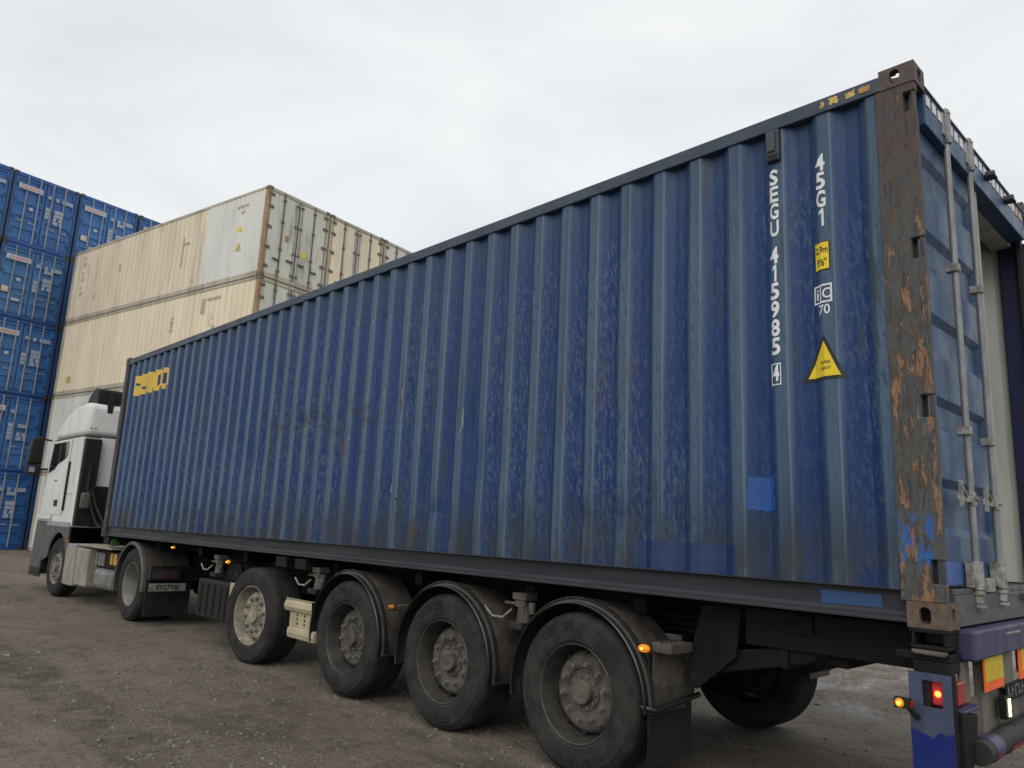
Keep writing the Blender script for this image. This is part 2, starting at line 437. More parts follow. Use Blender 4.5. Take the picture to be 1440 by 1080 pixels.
M['r_tan'] = reefer_paint('aged_cream_paint', (.71, .63, .475), (.61, .53, .39), (.43, .36, .245), .65)
M['r_peach'] = reefer_paint('warm_cream_paint', (.78, .68, .51), (.70, .60, .445), (.53, .44, .31), .5)
M['r_white'] = reefer_paint('off_white_paint', (.66, .65, .59), (.58, .57, .52), (.42, .385, .31), .6)
M['r_repair'] = reefer_paint('pale_grey_white_panel', (.66, .655, .61), (.60, .595, .555), (.46, .44, .38), .45)
M['r_green'] = reefer_paint('greenish_white_door', (.61, .60, .51), (.52, .505, .42), (.26, .235, .18), .85)
M['r_yellow'] = reefer_paint('cream_yellow_door', (.78, .68, .46), (.70, .63, .48), (.46, .39, .27), .6)
M['r_rail'] = reefer_paint('stained_cream_rail', (.46, .415, .33), (.36, .32, .25), (.22, .175, .13), .7)
M['r_rust'] = worn('orange_rusted_post', (.36, .24, .135), (.25, .15, .082), (10, 10, 2), .75, 0, .3, (.13, .075, .045), bump=.3)
M['r_seal'] = worn('dark_door_seal', (.075, .068, .058), (.12, .105, .09), (12, 12, 3), .75)
M['r_hinge'] = worn('rusty_hinge', (.17, .14, .11), (.12, .08, .055), (14, 14, 14), .7)
M['r_print'] = worn('faded_brown_print', (.36, .305, .21), (.46, .39, .275), (10, 10, 10), .7, bump=.02)


# ------------------------------------------------------------------ mesh builder
class MB:
    def __init__(s):
        s.v, s.f = [], []

    def add(s, vs, fs):
        o = len(s.v)
        s.v += [tuple(p) for p in vs]
        s.f += [[i + o for i in q] for q in fs]
        return s

    def box(s, x0, x1, y0, y1, z0, z1, m=None):
        vs = [Vector((x, y, z)) for x in (x0, x1) for y in (y0, y1) for z in (z0, z1)]
        if m:
            vs = [m @ p for p in vs]
        return s.add(vs, [(0, 1, 3, 2), (4, 6, 7, 5), (0, 4, 5, 1), (2, 3, 7, 6), (0, 2, 6, 4), (1, 5, 7, 3)])

    def prism(s, pts, ax, a, b):
        def P(p, t):
            return {'x': (t, p[0], p[1]), 'y': (p[0], t, p[1]), 'z': (p[0], p[1], t)}[ax]
        n = len(pts)
        vs = [P(p, a) for p in pts] + [P(p, b) for p in pts]
        fs = [list(range(n)), list(range(2 * n - 1, n - 1, -1))] + [(i, (i + 1) % n, n + (i + 1) % n, n + i) for i in range(n)]
        return s.add(vs, fs)

    def tube(s, pts, r, n=10, caps=True):
        pts = [Vector(p) for p in pts]
        rings = []
        for i, p in enumerate(pts):
            d = (pts[min(i + 1, len(pts) - 1)] - pts[max(i - 1, 0)]).normalized()
            a = d.cross(Vector((0, 0, 1)) if abs(d.z) < .9 else Vector((1, 0, 0))).normalized()
            b = d.cross(a)
            rr = r[i] if isinstance(r, (list, tuple)) else r
            rings.append([p + rr * (math.cos(t) * a + math.sin(t) * b) for t in [2 * math.pi * k / n for k in range(n)]])
        vs = [q for g in rings for q in g]
        fs = [(i * n + k, i * n + (k + 1) % n, (i + 1) * n + (k + 1) % n, (i + 1) * n + k) for i in range(len(pts) - 1) for k in range(n)]
        if caps:
            fs += [list(range(n)), [len(vs) - 1 - k for k in range(n)]]
        return s.add(vs, fs)

    def lathe(s, prof, n=48, c=(0, 0, 0), close=False, a0=0., a1=2 * math.pi):
        """profile of (radius, y) turned round the y axis"""
        full = abs(a1 - a0 - 2 * math.pi) < 1e-6
        m = n if full else n + 1
        vs = []
        for k in range(m):
            t = a0 + (a1 - a0) * k / n
            for r, y in prof:
                vs.append((c[0] + r * math.cos(t), c[1] + y, c[2] + r * math.sin(t)))
        L = len(prof)
        fs = []
        for k in range(n):
            k2 = (k + 1) % m
            for j in range(L - 1 if not close else L):
                j2 = (j + 1) % L
                fs.append((k * L + j, k * L + j2, k2 * L + j2, k2 * L + j))
        if not full and close:
            fs += [list(range(L)), [(m - 1) * L + L - 1 - j for j in range(L)]]
        return s.add(vs, fs)

    def mesh(s, name, mat, smooth=None, recalc=True):
        me = bpy.data.meshes.new(name)
        me.from_pydata(s.v, [], s.f)
        bm = bmesh.new()
        bm.from_mesh(me)
        bmesh.ops.remove_doubles(bm, verts=bm.verts, dist=1e-5)
        if recalc:
            bmesh.ops.recalc_face_normals(bm, faces=bm.faces)
        bm.to_mesh(me)
        bm.free()
        if smooth is not None:
            me.polygons.foreach_set('use_smooth', [True] * len(me.polygons))
            me.set_sharp_from_angle(angle=R(smooth))
        me.materials.append(mat)
        return me

    def build(s, name, mat, parent=None, bevel=0., smooth=None, seg=2):
        org = Vector()
        p = parent
        while p:
            org += p.location
            p = p.parent
        if org.length:
            s.v = [tuple(Vector(q) - org) for q in s.v]
        return link(name, s.mesh(name, mat, smooth), parent, bevel, seg)


def link(name, me, parent=None, bevel=0., seg=2):
    o = bpy.data.objects.new(name, me)
    col.objects.link(o)
    o.parent = parent
    if bevel:
        b = o.modifiers.new('bevel', 'BEVEL')
        b.width = bevel
        b.segments = seg
        b.limit_method = 'ANGLE'
        b.angle_limit = R(40)
    return o


def bx(name, mat, parent, x0, x1, y0, y1, z0, z1, bevel=.004):
    return MB().box(x0, x1, y0, y1, z0, z1).build(name, mat, parent, bevel)


def root(name, loc, label, cat, group=None, rz=0.):
    o = bpy.data.objects.new(name, None)
    col.objects.link(o)
    o.location = loc
    o.rotation_euler = (0, 0, rz)
    o.empty_display_size = .3
    tag(o, label, cat, group)
    return o


def tag(o, label=None, cat=None, group=None, kind=None):
    if label:
        o['label'] = label
    if cat:
        o['category'] = cat
    if group:
        o['group'] = group
    if kind:
        o['kind'] = kind
    return o


def copy_tree(o, parent=None):
    c = o.copy()
    col.objects.link(c)
    c.parent = parent
    for ch in KIDS.get(o.name, None) or [q for q in o.children]:
        copy_tree(ch, c)
    return c


KIDS = {}


def use_mat(o, m):
    o.material_slots[0].link = 'OBJECT'
    o.material_slots[0].material = m


def text_mesh(txt, size, bold=.0, sx=1., align='CENTER'):
    """flat text as 2D verts and faces, baseline at 0"""
    cu = bpy.data.curves.new('t', 'FONT')
    cu.body = txt
    cu.size = size
    cu.align_x = align
    cu.offset = bold
    cu.resolution_u = 3
    ob = bpy.data.objects.new('t', cu)
    col.objects.link(ob)
    bpy.context.view_layer.update()
    me = bpy.data.meshes.new_from_object(ob.evaluated_get(bpy.context.evaluated_depsgraph_get()))
    vs = [(v.co.x * sx, v.co.y) for v in me.vertices]
    fs = [list(p.vertices) for p in me.polygons]
    bpy.data.objects.remove(ob)
    bpy.data.meshes.remove(me)
    bpy.data.curves.remove(cu)
    return vs, fs


def boolean_mesh(name, base, cutters, mat):
    objs = [link('tmp', c.mesh('tmp', mat)) for c in [base] + cutters]
    for c in objs[1:]:
        b = objs[0].modifiers.new('b', 'BOOLEAN')
        b.operation = 'DIFFERENCE'
        b.object = c
        b.solver = 'EXACT'
    bpy.context.view_layer.update()
    me = bpy.data.meshes.new_from_object(objs[0].evaluated_get(bpy.context.evaluated_depsgraph_get()))
    me.name = name
    for o in objs:
        bpy.data.objects.remove(o)
    me.materials.clear()
    me.materials.append(mat)
    return me


# ------------------------------------------------------------------ ground
def lines(a, b, step, far):
    q = [a + step * i for i in range(int(round((b - a) / step)) + 1)]
    ext, d = [], step
    t = 0.
    while t < far:
        d *= 1.5
        t += d
        ext.append(t)
    return [a - e for e in reversed(ext)] + q + [b + e for e in ext]


def gz(x, y):
    w = max(0., 1 - max(0., abs(x + 8) - 11) / 6) * max(0., 1 - max(0., abs(y - 1) - 8) / 6)
    return w * (.020 * noise.noise(Vector((x * .5, y * .5, 0))) + .010 * noise.noise(Vector((x * 2.3, y * 2.3, 4))) - .012)


gx, gy = lines(-19, 3, .11, 600), lines(-6, 9, .11, 600)
vs = [(x, y, gz(x, y)) for y in gy for x in gx]
nx = len(gx)
fs = [(j * nx + i, j * nx + i + 1, (j + 1) * nx + i + 1, (j + 1) * nx + i) for j in range(len(gy) - 1) for i in range(nx - 1)]
ground = MB().add(vs, fs).build('ground', M['ground'], smooth=60)
tag(ground, 'packed brown dirt yard with fine gravel and frozen slush', 'ground', kind='structure')

sb = MB()
rs = random.Random(3)
for i in range(24000):
    if rs.random() < .6:
        x, y = rs.uniform(-9, 1.5), rs.uniform(-4.2, 1.0)
    else:
        x, y = rs.uniform(-22, 2), rs.uniform(-4, 9)
    if noise.noise(Vector((x * .6, y * .6, 9))) < rs.uniform(-.7, .35):
        continue
    r = .005 + .013 * rs.random() ** 2.5 + (.018 * rs.random() if rs.random() < .04 else 0)
    z = gz(x, y)
    a = rs.uniform(0, 6.28)
    q = []
    for k, (rr, zz, n) in enumerate(((.8, -.3, 5), (.75, .45, 5))):
        for j in range(n):
            t = a + 6.283 * (j + .5 * k) / n
            e = rs.uniform(.7, 1.25)
            q.append((x + r * rr * e * math.cos(t) * 1.2, y + r * rr * e * math.sin(t), z + r * zz * rs.uniform(.6, 1.1)))
    q.append((x, y, z + r * .62))
    f = [(j, (j + 1) % 5, 5 + j) for j in range(5)] + [((j + 1) % 5, 5 + (j + 1) % 5, 5 + j) for j in range(5)] + [(5 + j, 5 + (j + 1) % 5, 10) for j in range(5)]
    sb.add(q, f)
me = bpy.data.meshes.new('gravel')
me.from_pydata(sb.v, [], sb.f)
me.materials.append(M['stone'])
tag(link('gravel', me), 'loose pebbles strewn over the brown dirt yard', 'gravel', kind='stuff')

# ------------------------------------------------------------------ the container on the trailer
ZB, H, W, LN = 1.128, 2.896, 2.438, 12.192
ZT = ZB + H
PZ0, PZ1 = ZB + .162, ZT - .118
YO, YI = .012, .056
box_c = root('shipping_container', (-LN / 2, W / 2, ZB), 'long weathered blue corrugated shipping container riding on the trailer, one rear door open', 'container')


def corr(x):
    if x > -.251:
        return YO
    t = (-.457 - x) % .278
    if t < .072:
        return YO
    if t < .140:
        return YO + (YI - YO) * (t - .072) / .068
    if t < .210:
        return YI
    return YI - (YI - YO) * (t - .210) / .068


DENTS = [(-4.5, 3.43, .012, .05, .05), (-4.78, 3.43, .012, .05, .05), (-5.05, 3.44, .012, .05, .05), (-5.3, 3.45, .012, .05, .05),
         (-4.5, 1.8, .02, .06, .10), (-5.9, 2.55, .016, .12, .10), (-6.2, 2.5, .012, .1, .1), (-5.3, 2.6, .012, .06, .08),
         (-3.45, 2.35, .012, .05, .2), (-4.3, 2.62, .012, .05, .12), (-3.8, 1.62, .015, .06, .08), (-2.2, 1.6, .014, .07, .08),
         (-2.9, 1.5, .010, .2, .2), (-1.9, 1.62, .012, .06, .08), (-4.8, 2.7, .012, .05, .1), (-3.2, 2.0, .012, .3, .3), (-7.2, 2.2, .012, .3, .3)]


def dent(x, z):
    e = .009 * noise.noise(Vector((x * .7, z * .9, 2))) + .0025 * noise.noise(Vector((x * 4, z * 2.5, 7)))
    for dx, dz, a, sx, sz in DENTS:
        q = ((x - dx) / sx) ** 2 + ((z - dz) / sz) ** 2
        if q < 9:
            e += a * math.exp(-q)
    edge = min(1., (z - PZ0) / .12, (PZ1 - z) / .12)
    return e * max(0., edge)


def surf(x, z):
    return corr(x) + dent(x, z)


FOLDS = [-.200, -.251, -.319, -.389]
k = 0
while True:
    b = -.457 - .278 * k
    if b < -12.0:
        break
    for d in (0, .072, .140, .210):
        if b - d > -12.04:
            FOLDS.append(b - d)
    k += 1
FOLDS.append(-12.06)
XS = []
for a, b in zip(FOLDS, FOLDS[1:]):
    XS += [a, (a + b) / 2]
XS.append(FOLDS[-1])
ZS = [PZ0 + (PZ1 - PZ0) * i / 40 for i in range(41)]


def wall(fn, name, mat, parent, zs=ZS, xs=XS):
    n = len(xs)
    vs = [(x, fn(x, z), z) for z in zs for x in xs]
    fs = [(j * n + i, j * n + i + 1, (j + 1) * n + i + 1, (j + 1) * n + i) for j in range(len(zs) - 1) for i in range(n - 1)]
    return MB().add(vs, fs).build(name, mat, parent)


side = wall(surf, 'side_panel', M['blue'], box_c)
far = wall(lambda x, z: W - corr(x), 'side_panel', M['blue'], box_c, [PZ0, PZ1], FOLDS)
wall(lambda x, z: W - corr(x) - .004, 'wall_lining', M['inner'], box_c, [PZ0, PZ1], [-.12] + FOLDS[1:])
wall(lambda x, z: corr(x) + .022, 'wall_lining', M['inner'], box_c, [PZ0 + .02, PZ1 - .02], FOLDS)
# front wall, corrugated across
fy = []
y = .10
while y < W - .10:
    fy += [(y, -12.175), (y + .11, -12.175), (y + .13, -12.14), (y + .22, -12.14)]
    y += .24
fy.append((W - .08, -12.175))
MB().add([(x, y, z) for z in (PZ0, PZ1) for y, x in fy], [(i, i + 1, len(fy) + i + 1, len(fy) + i) for i in range(len(fy) - 1)]).build('front_panel', M['blue'], box_c)
# roof with shallow cross corrugations, and its lining
rx, x = [], -.20
while x > -12.0:
    rx += [(x, ZT - .018), (x - .08, ZT - .018), (x - .10, ZT - .036), (x - .19, ZT - .036)]
    x -= .21
MB().add([(x, y, z) for y in (.05, W - .05) for x, z in rx], [(i, i + 1, len(rx) + i + 1, len(rx) + i) for i in range(len(rx) - 1)]).build('roof_panel', M['rail_top'], box_c)
bx('front_lining', M['inner'], box_c, -12.135, -12.125, .064, W - .064, ZB + .162, ZT - .08, 0)
bx('roof_lining', M['inner'], box_c, -12.12, -.12, .064, W - .064, ZT - .075, ZT - .060, 0)
bx('floor', M['floor_wood'], box_c, -12.1, -.1, .075, W - .075, ZB + .135, ZB + .160, 0)
for x in [-12.0 + .62 * i for i in range(20)]:
    bx('floor_beam', M['chassis'], box_c, x, x + .05, .05, W - .05, ZB + .02, ZB + .134, 0)

# rails
for s in (0, 1):
    yy = (lambda a: a) if not s else (lambda a: W - a)
    bx('top_rail', M['rail_top'], box_c, -LN + .178, -.178, min(yy(-.001), yy(.063)), max(yy(-.001), yy(.063)), ZT - .116, ZT - .028, .006)
    pr = [(.060, ZB + .170), (.003, ZB + .170), (.003, ZB + .163), (.044, ZB + .160), (.044, ZB + .066), (.036, ZB + .048), (.010, ZB + .036), (.002, ZB + .030),
          (.002, ZB + .018), (.060, ZB + .018)]
    MB().prism([(yy(a), b) for a, b in pr], 'x', -LN + .178, -.178).build('bottom_rail', M['rail_bot'], box_c, .002)

# corner castings: hollow, holes on three faces


def capsule(ax, w, h, d, c):
    pts = []
    for i in range(20):
        t = 2 * math.pi * i / 20
        r = w / 2
        pts.append((r * math.cos(t), r * math.sin(t) + (h / 2 - r) * (1 if math.sin(t) > 0 else -1)))
    m = MB()
    if ax == 'y':
        m.prism([(c[0] + a, c[2] + b) for a, b in pts], 'y', c[1] - d, c[1] + d)
    elif ax == 'x':
        m.prism([(c[1] + a, c[2] + b) for a, b in pts], 'x', c[0] - d, c[0] + d)
    else:
        m.prism([(c[0] + b, c[1] + a) for a, b in pts], 'z', c[2] - d, c[2] + d)
    return m


cb = MB().box(-.178, 0, 0, .162, 0, .118)
# holes: side face, rear face, bottom face; the cavity
cast_me = boolean_mesh('corner_casting', cb, [MB().box(-.150, -.028, .028, .134, .026, .094),
                       capsule('y', .052, .079, .05, (-.098, 0, .057)), capsule('x', .051, .078, .05, (0, .083, .057)),
                       capsule('z', .064, .124, .06, (-.089, .081, 0))], M['casting'])
for sx in (0, 1):
    for sy in (0, 1):
        for sz in (0, 1):
            o = link('corner_casting', cast_me, box_c, .007 if not sz else .010, 2)
            o.location = Vector((-LN if sx else 0, W if sy else 0, ZT if sz else ZB)) - box_c.location
            o.scale = (-1 if sx else 1, -1 if sy else 1, -1 if sz else 1)
            if sz:
                use_mat(o, M['casting_top'])
            elif sx:
                use_mat(o, M['casting_dark'])

# rear corner posts, notched for the hinge lugs
for s in (0, 1):
    def Y(a, b):
        return (a, b) if not s else (W - b, W - a)
    notch = [1.386, 2.172, 2.984, 3.799]
    p = MB().box(-.204, -.004, *Y(.004, .050), ZB + .118, ZT - .118)
    pm = boolean_mesh('corner_post', p, [MB().box(-.064, .05, *Y(-.05, .1), nz - .055, nz + .055) for nz in notch], M['post'] if not s else M['navy'])
    pm.transform(Matrix.Translation(-box_c.location))
    post = link('corner_post', pm, box_c, .006, 3)
    bx('post_web', M['print_and_shade_black'], post, -.075, -.045, *Y(.051, .110), ZB + .118, ZT - .118, 0)  # web blackened to paint in the shade behind the hinge notches
    for nz in notch:
        bx('hinge_lug', M['casting_dark'], post, -.026, -.008, *Y(.010, .046), nz - .057, nz + .057, .005)
    bx('corner_post', M['casting_dark'], box_c, -LN + .004, -LN + .142, *Y(.006, .10), ZB + .118, ZT - .118, .006)

# rear header and sill
MB().box(-.24, -.112, .064, W - .064, ZT - .30, ZT - .08).build('header_lining', M['inner'], box_c, .004)
hd = MB().box(-.11, -.005, .162, W - .162, ZT - .30, ZT - .115).box(-.135, -.002, .162, W - .162, ZT - .114, ZT - .098).build('door_header', M['door_blue'], box_c, .006)
tabs = MB().box(-.004, .001, -.030, .030, -.029, .029).mesh('header_tab', M['reflector_white'])
for i in range(21):
    o = link('header_tab', tabs, hd)
    o.location = Vector((-.002, .215 + .098 * i, ZT - .150)) - box_c.location
    if i > 18:
        use_mat(o, M['rust_tab'])
MB().box(-.13, .004, .150, W - .150, ZT - .094, ZT - .080).build('header_gutter', M['rail_top'], box_c, .003)
for y in (1.30, 1.76):
    k = MB().tube([(-.005, y, ZT - .165), (.05, y, ZT - .165)], .022, 10).box(-.005, .055, y - .045, y + .045, ZT - .190, ZT - .176)
    k.build('cam_keeper', M['casting_dark'], box_c, .003)
sill = MB().box(-.12, -.012, .162, W - .162, ZB + .005, ZB + .150).box(-.11, -.02, .165, W - .165, ZB + .150, ZB + .178)
sill.build('door_sill', worn('scuffed_grey_blue_sill', (.068, .076, .088), (.048, .050, .053), (7, 7, 12), .5, 0, .3, (.08, .055, .04), dust=.1), box_c, .004)
for y in (1.42, 1.86):
    bx('cam_keeper', M['casting_dark'], box_c, -.015, .03, y - .05, y + .05, ZB + .10, ZB + .135)

# left door, closed; horizontally ribbed panel
DX = -.055
ribs = [(1.40, 0), (1.56, 0), (1.60, 1), (1.80, 1), (1.84, 0), (2.06, 0), (2.10, 1), (2.22, 1), (2.26, 0), (2.48, 0), (2.52, 1), (2.66, 1), (2.70, 0), (2.92, 0),
        (2.96, 1), (3.12, 1), (3.16, 0), (3.40, 0), (3.44, 1), (3.56, 1), (3.60, 0), (3.70, 0)]
n = len(ribs)
ys = [.20, .215, .6, 1.065, 1.08]
vs = []
for y in ys:
    for z, d in ribs:
        inn = .026 * d if .21 < y < 1.07 else 0
        vs.append((DX - inn + .003 * noise.noise(Vector((y * 3, z * 3, 0))), y, z))
fs = [(j * n + i, j * n + i + 1, (j + 1) * n + i + 1, (j + 1) * n + i) for j in range(len(ys) - 1) for i in range(n - 1)]
door = MB().add(vs, fs).build('door', M['door_blue'], box_c)
fr = MB().box(DX - .05, DX + .006, .112, .2, 1.315, 3.72).box(DX - .05, DX + .004, .2, 1.08, 1.315, 1.40).box(DX - .05, DX + .004, .2, 1.08, 3.70, 3.72)
fr.build('door_frame', M['door_blue'], door, .004)
bx('door_stile', M['gasket'], door, DX - .05, DX + .006, 1.081, 1.175, 1.315, 3.72, .008)
MB().box(DX - .035, DX + .016, 1.176, 1.206, 1.31, 3.725).box(DX - .06, DX - .036, 1.176, 1.226, 1.31, 3.725).build('door_gasket', M['gasket'], door, .006)
bx('touch_up_patch', M['patch_door'], door, DX + .007, DX + .009, .16, .40, 1.325, 1.435, 0)
for i, y in enumerate((.515, .950)):
    bar = MB().tube([(-.008, y, 1.22), (-.008, y, 3.93)], .017, 14).build('locking_bar', M['galv'], door, 0, 40)
    MB().box(-.045, .012, y - .034, y - .015, 3.76, 3.93).box(-.045, .004, y - .075, y - .034, 3.78, 3.92).tube([(-.008, y, 3.75), (-.008, y, 3.93)], .030, 12).tube([(-.008, y, 3.93), (-.008, y, 3.965)], [.034, .022], 12).build('top_cam', M['galv'], door, .004)
    MB().tube([(-.008, y, 1.30), (-.008, y, 1.44)], .033, 12).box(-.045, -.008, y - .055, y + .045, 1.31, 1.43).tube([(-.008, y, 1.295), (-.008, y, 1.235)], [.027, .027], 12).tube([(-.008, y, 1.29), (-.008, y, 1.275)], .036, 12).tube([(-.008, y, 1.225), (-.008, y, 1.21)], .034, 12).build('bottom_cam', M['galv_dirty'], door, .003)
    for z in ((2.11, 3.01) if i == 0 else (2.10, 3.0)):
        MB().box(-.05, .016, y - .030, y + .022, z - .022, z + .022).build('bar_guide', M['galv_dirty'], door, .004)
    h = MB().box(-.012, .012, y - .02, y + .022, 1.72, 1.79).box(-.004, .004, y - .25, y - .02, 1.735, 1.768)
    h.box(-.004, .018, y - .232, y - .218, 1.70, 1.82).tube([(.006, y - .225, 1.83), (.012, y - .20, 1.79), (.006, y - .13, 1.765)], .010, 8)
    h.tube([(.012, y, 1.755), (.026, y, 1.755)], .012, 8)
    h.build('door_handle', M['galv_dirty'], door, .003)
bx('seal_plate', M['galv_dirty'], door, DX + .006, .004, .66, .80, 1.285, 1.355)
# right door: swung right round against the far side
rdm = Matrix.Translation((.0, W + .012, 0)) @ Matrix.Rotation(R(5), 4, 'Z')
rd = MB().box(-1.16, -.02, .02, .075, 1.315, 3.72, rdm).build('door', M['door_blue'], box_c, .006)
for x in (-.45, -.90):
    MB().tube([rdm @ Vector((x, .11, 1.25)), rdm @ Vector((x, .11, 3.9))], .017, 12).build('locking_bar', M['galv'], rd, 0, 40)
for z in (1.386, 2.172, 2.984, 3.62):
    MB().box(-.12, .03, W - .002, W + .035, z - .05, z + .05).build('hinge', M['galv_dirty'], rd, .004)


# painted and stuck-on marks follow the corrugated surface
def on_side(name, mat, parent, vs, fs, off=.003, step=.12):
    bm = bmesh.new()
    q = [bm.verts.new((x, 0, z)) for x, z in vs]
    for f in fs:
        try:
            bm.faces.new([q[i] for i in f])
        except ValueError:
            pass
    x0, x1 = min(v[0] for v in vs), max(v[0] for v in vs)
    z0, z1 = min(v[1] for v in vs), max(v[1] for v in vs)
    for fx in XS:
        if x0 < fx < x1:
            bmesh.ops.bisect_plane(bm, geom=bm.verts[:] + bm.edges[:] + bm.faces[:], plane_co=(fx, 0, 0), plane_no=(1, 0, 0))
    for fz in ZS:
        if z0 < fz < z1:
            bmesh.ops.bisect_plane(bm, geom=bm.verts[:] + bm.edges[:] + bm.faces[:], plane_co=(0, 0, fz), plane_no=(0, 0, 1))
    org = box_c.location
    for v in bm.verts:
        v.co.y = surf(v.co.x, v.co.z) - off
        v.co -= org
    for f in bm.faces:
        f.normal_update()
        if f.normal.y > 0:
            f.normal_flip()
    me = bpy.data.meshes.new(name)
    bm.to_mesh(me)
    bm.free()
    me.materials.append(mat)
    return link(name, me, parent)


def chars(txt, x, ztop, zbot, w, mat=None, bold=.005):
    """upright characters stacked one under another"""
    n = len(txt)
    pitch = (ztop - zbot) / n
    for i, ch in enumerate(txt):
        if ch == ' ':
            continue
        vs, fs = text_mesh(ch, 1., bold * 6) if ch != '1' else ([(.56, 0), (1, 0), (1, 1), (.62, 1), (0, .80), (0, .64), (.56, .79)], [(0, 1, 2, 6), (2, 3, 4, 5, 6)])
        a0, a1 = min(v[0] for v in vs), max(v[0] for v in vs)
        b0, b1 = min(v[1] for v in vs), max(v[1] for v in vs)
        h = pitch * .93
        zb = ztop - pitch * (i + 1) + pitch * .07
        ww = w if ch not in '1' else w * .50
        vs = [(x + ((v[0] - a0) / (a1 - a0) - .5) * ww, zb + (v[1] - b0) / (b1 - b0) * h) for v in vs]
        on_side('painted_letter', mat or M['white'], side, vs, fs, .0035)


def rect(x0, x1, z0, z1):
    return [(x0, z0), (x1, z0), (x1, z1), (x0, z1)], [(0, 1, 2, 3)]


def frame(x0, x1, z0, z1, t):
    o, i = rect(x0, x1, z0, z1)[0], rect(x0 + t, x1 - t, z0 + t, z1 - t)[0]
    return o + i, [(k, (k + 1) % 4, 4 + (k + 1) % 4, 4 + k) for k in range(4)]


def flat_text(txt, x, z, w, h, mat, parent, off=.006, bold=.014):
    vs, fs = text_mesh(txt, 1., bold)
    a0, a1 = min(v[0] for v in vs), max(v[0] for v in vs)
    b0, b1 = min(v[1] for v in vs), max(v[1] for v in vs)
    vs = [(x + ((v[0] - a0) / (a1 - a0) - .5) * w, z + ((v[1] - b0) / (b1 - b0) - .5) * h) for v in vs]
    return on_side('printed_text', mat, parent, vs, fs, off)


chars('SEGU', -.797, 3.660, 3.232, .058)
chars('415985', -.803, 3.174, 2.522, .058)
chars('4', -.807, 2.474, 2.372, .045)
on_side('painted_letter', M['white'], side, *frame(-.840, -.774, 2.357, 2.482, .006))
chars('45G1', -.520, 3.664, 3.222, .058)
st = on_side('height_sticker', M['print_and_shade_black'], side, *rect(-.574, -.480, 2.972, 3.139), off=.003)
on_side('sticker_face', M['yellow'], st, *rect(-.569, -.485, 2.978, 3.133), off=.005)
flat_text('2,9m', -.527, 3.088, .076, .046, M['print_and_shade_black'], st, .007)
flat_text("9'6\"", -.527, 3.018, .058, .046, M['print_and_shade_black'], st, .007)
ic = on_side('code_mark', M['white'], side, *frame(-.588, -.474, 2.786, 2.892, .010))
on_side('code_bar', M['white'], ic, *rect(-.545, -.537, 2.796, 2.882))
flat_text('i', -.562, 2.839, .015, .062, M['white'], ic, .003, .012)
flat_text('C', -.506, 2.839, .046, .058, M['white'], ic, .003, .012)
flat_text('70', -.522, 2.748, .068, .056, M['white'], ic, .003, .012)
tri = on_side('warning_triangle', M['print_and_shade_black'], side, [(-.668, 2.366), (-.660, 2.360), (-.424, 2.358), (-.418, 2.366), (-.527, 2.604), (-.535, 2.604)], [(0, 1, 2, 3, 4, 5)], .003)
on_side('triangle_face', M['yellow'], tri, [(-.638, 2.377), (-.444, 2.375), (-.531, 2.572)], [(0, 1, 2)], .005)
flat_text('SUPER', -.525, 2.452, .060, .016, M['print_and_shade_black'], tri, .007, .002)
flat_text('HEAVY', -.525, 2.420, .060, .016, M['print_and_shade_black'], tri, .007, .002)
rag = random.Random(5)


def ragged(x0, x1, z0, z1, a, n=9):
    p = []
    for (ax, az), (bx_, bz) in zip([(x0, z0), (x1, z0), (x1, z1), (x0, z1)], [(x1, z0), (x1, z1), (x0, z1), (x0, z0)]):
        for i in range(n):
            t = i / n
            p.append((ax + (bx_ - ax) * t + rag.uniform(-a, a), az + (bz - az) * t + rag.uniform(-a, a)))
    return p, [list(range(len(p)))]


on_side('touch_up_patch', M['patch_blue'], side, *ragged(-1.000, -.842, 1.660, 1.848, .007))
on_side('touch_up_patch', M['patch_navy'], side, *ragged(-1.80, -1.07, 1.297, 1.468, .004, 14))
on_side('touch_up_patch', M['patch_navy'], side, *ragged(-3.66, -3.57, 1.42, 1.72, .010))
on_side('touch_up_patch', M['patch_navy'], side, *ragged(-8.62, -8.36, 1.295, 1.58, .012))
v_ = ragged(-.603, -.302, ZB + .070, ZB + .135, .002)
MB().prism([(a, b) for a, b in v_[0]], 'y', .0415, .0435).build('touch_up_patch', M['patch_rail'], box_c)
for (x0, x1, m) in ((-.495, -.478, 'mark_yellow'), (-.445, -.395, 'mark_yellow'), (-.355, -.305, 'mark_yellow'), (-.280, -.222, 'mark_orange')):
    v_ = ragged(x0, x1, 3.935, 3.972, .007, 5)
    MB().prism(v_[0], 'y', -.0045, -.0015).build('chipped_letter', M[m], box_c)
# vent
vt = MB().box(-.83, -.748, -.012, .03, 3.705, 3.905).build('vent', worn('dark_vent', (.028, .034, .045), None, (9, 9, 9), .5), side, .006)
for i in range(3):
    bx('vent_louvre', M['print_and_shade_black'], vt, -.822, -.756, -.016, -.012, 3.712 + .014 * i, 3.718 + .014 * i, 0)
bx('vent_cap', worn('vent_cap', (.045, .052, .065), None, (9, 9, 9), .4), vt, -.818, -.772, -.022, -.012, 3.765, 3.895, .005)
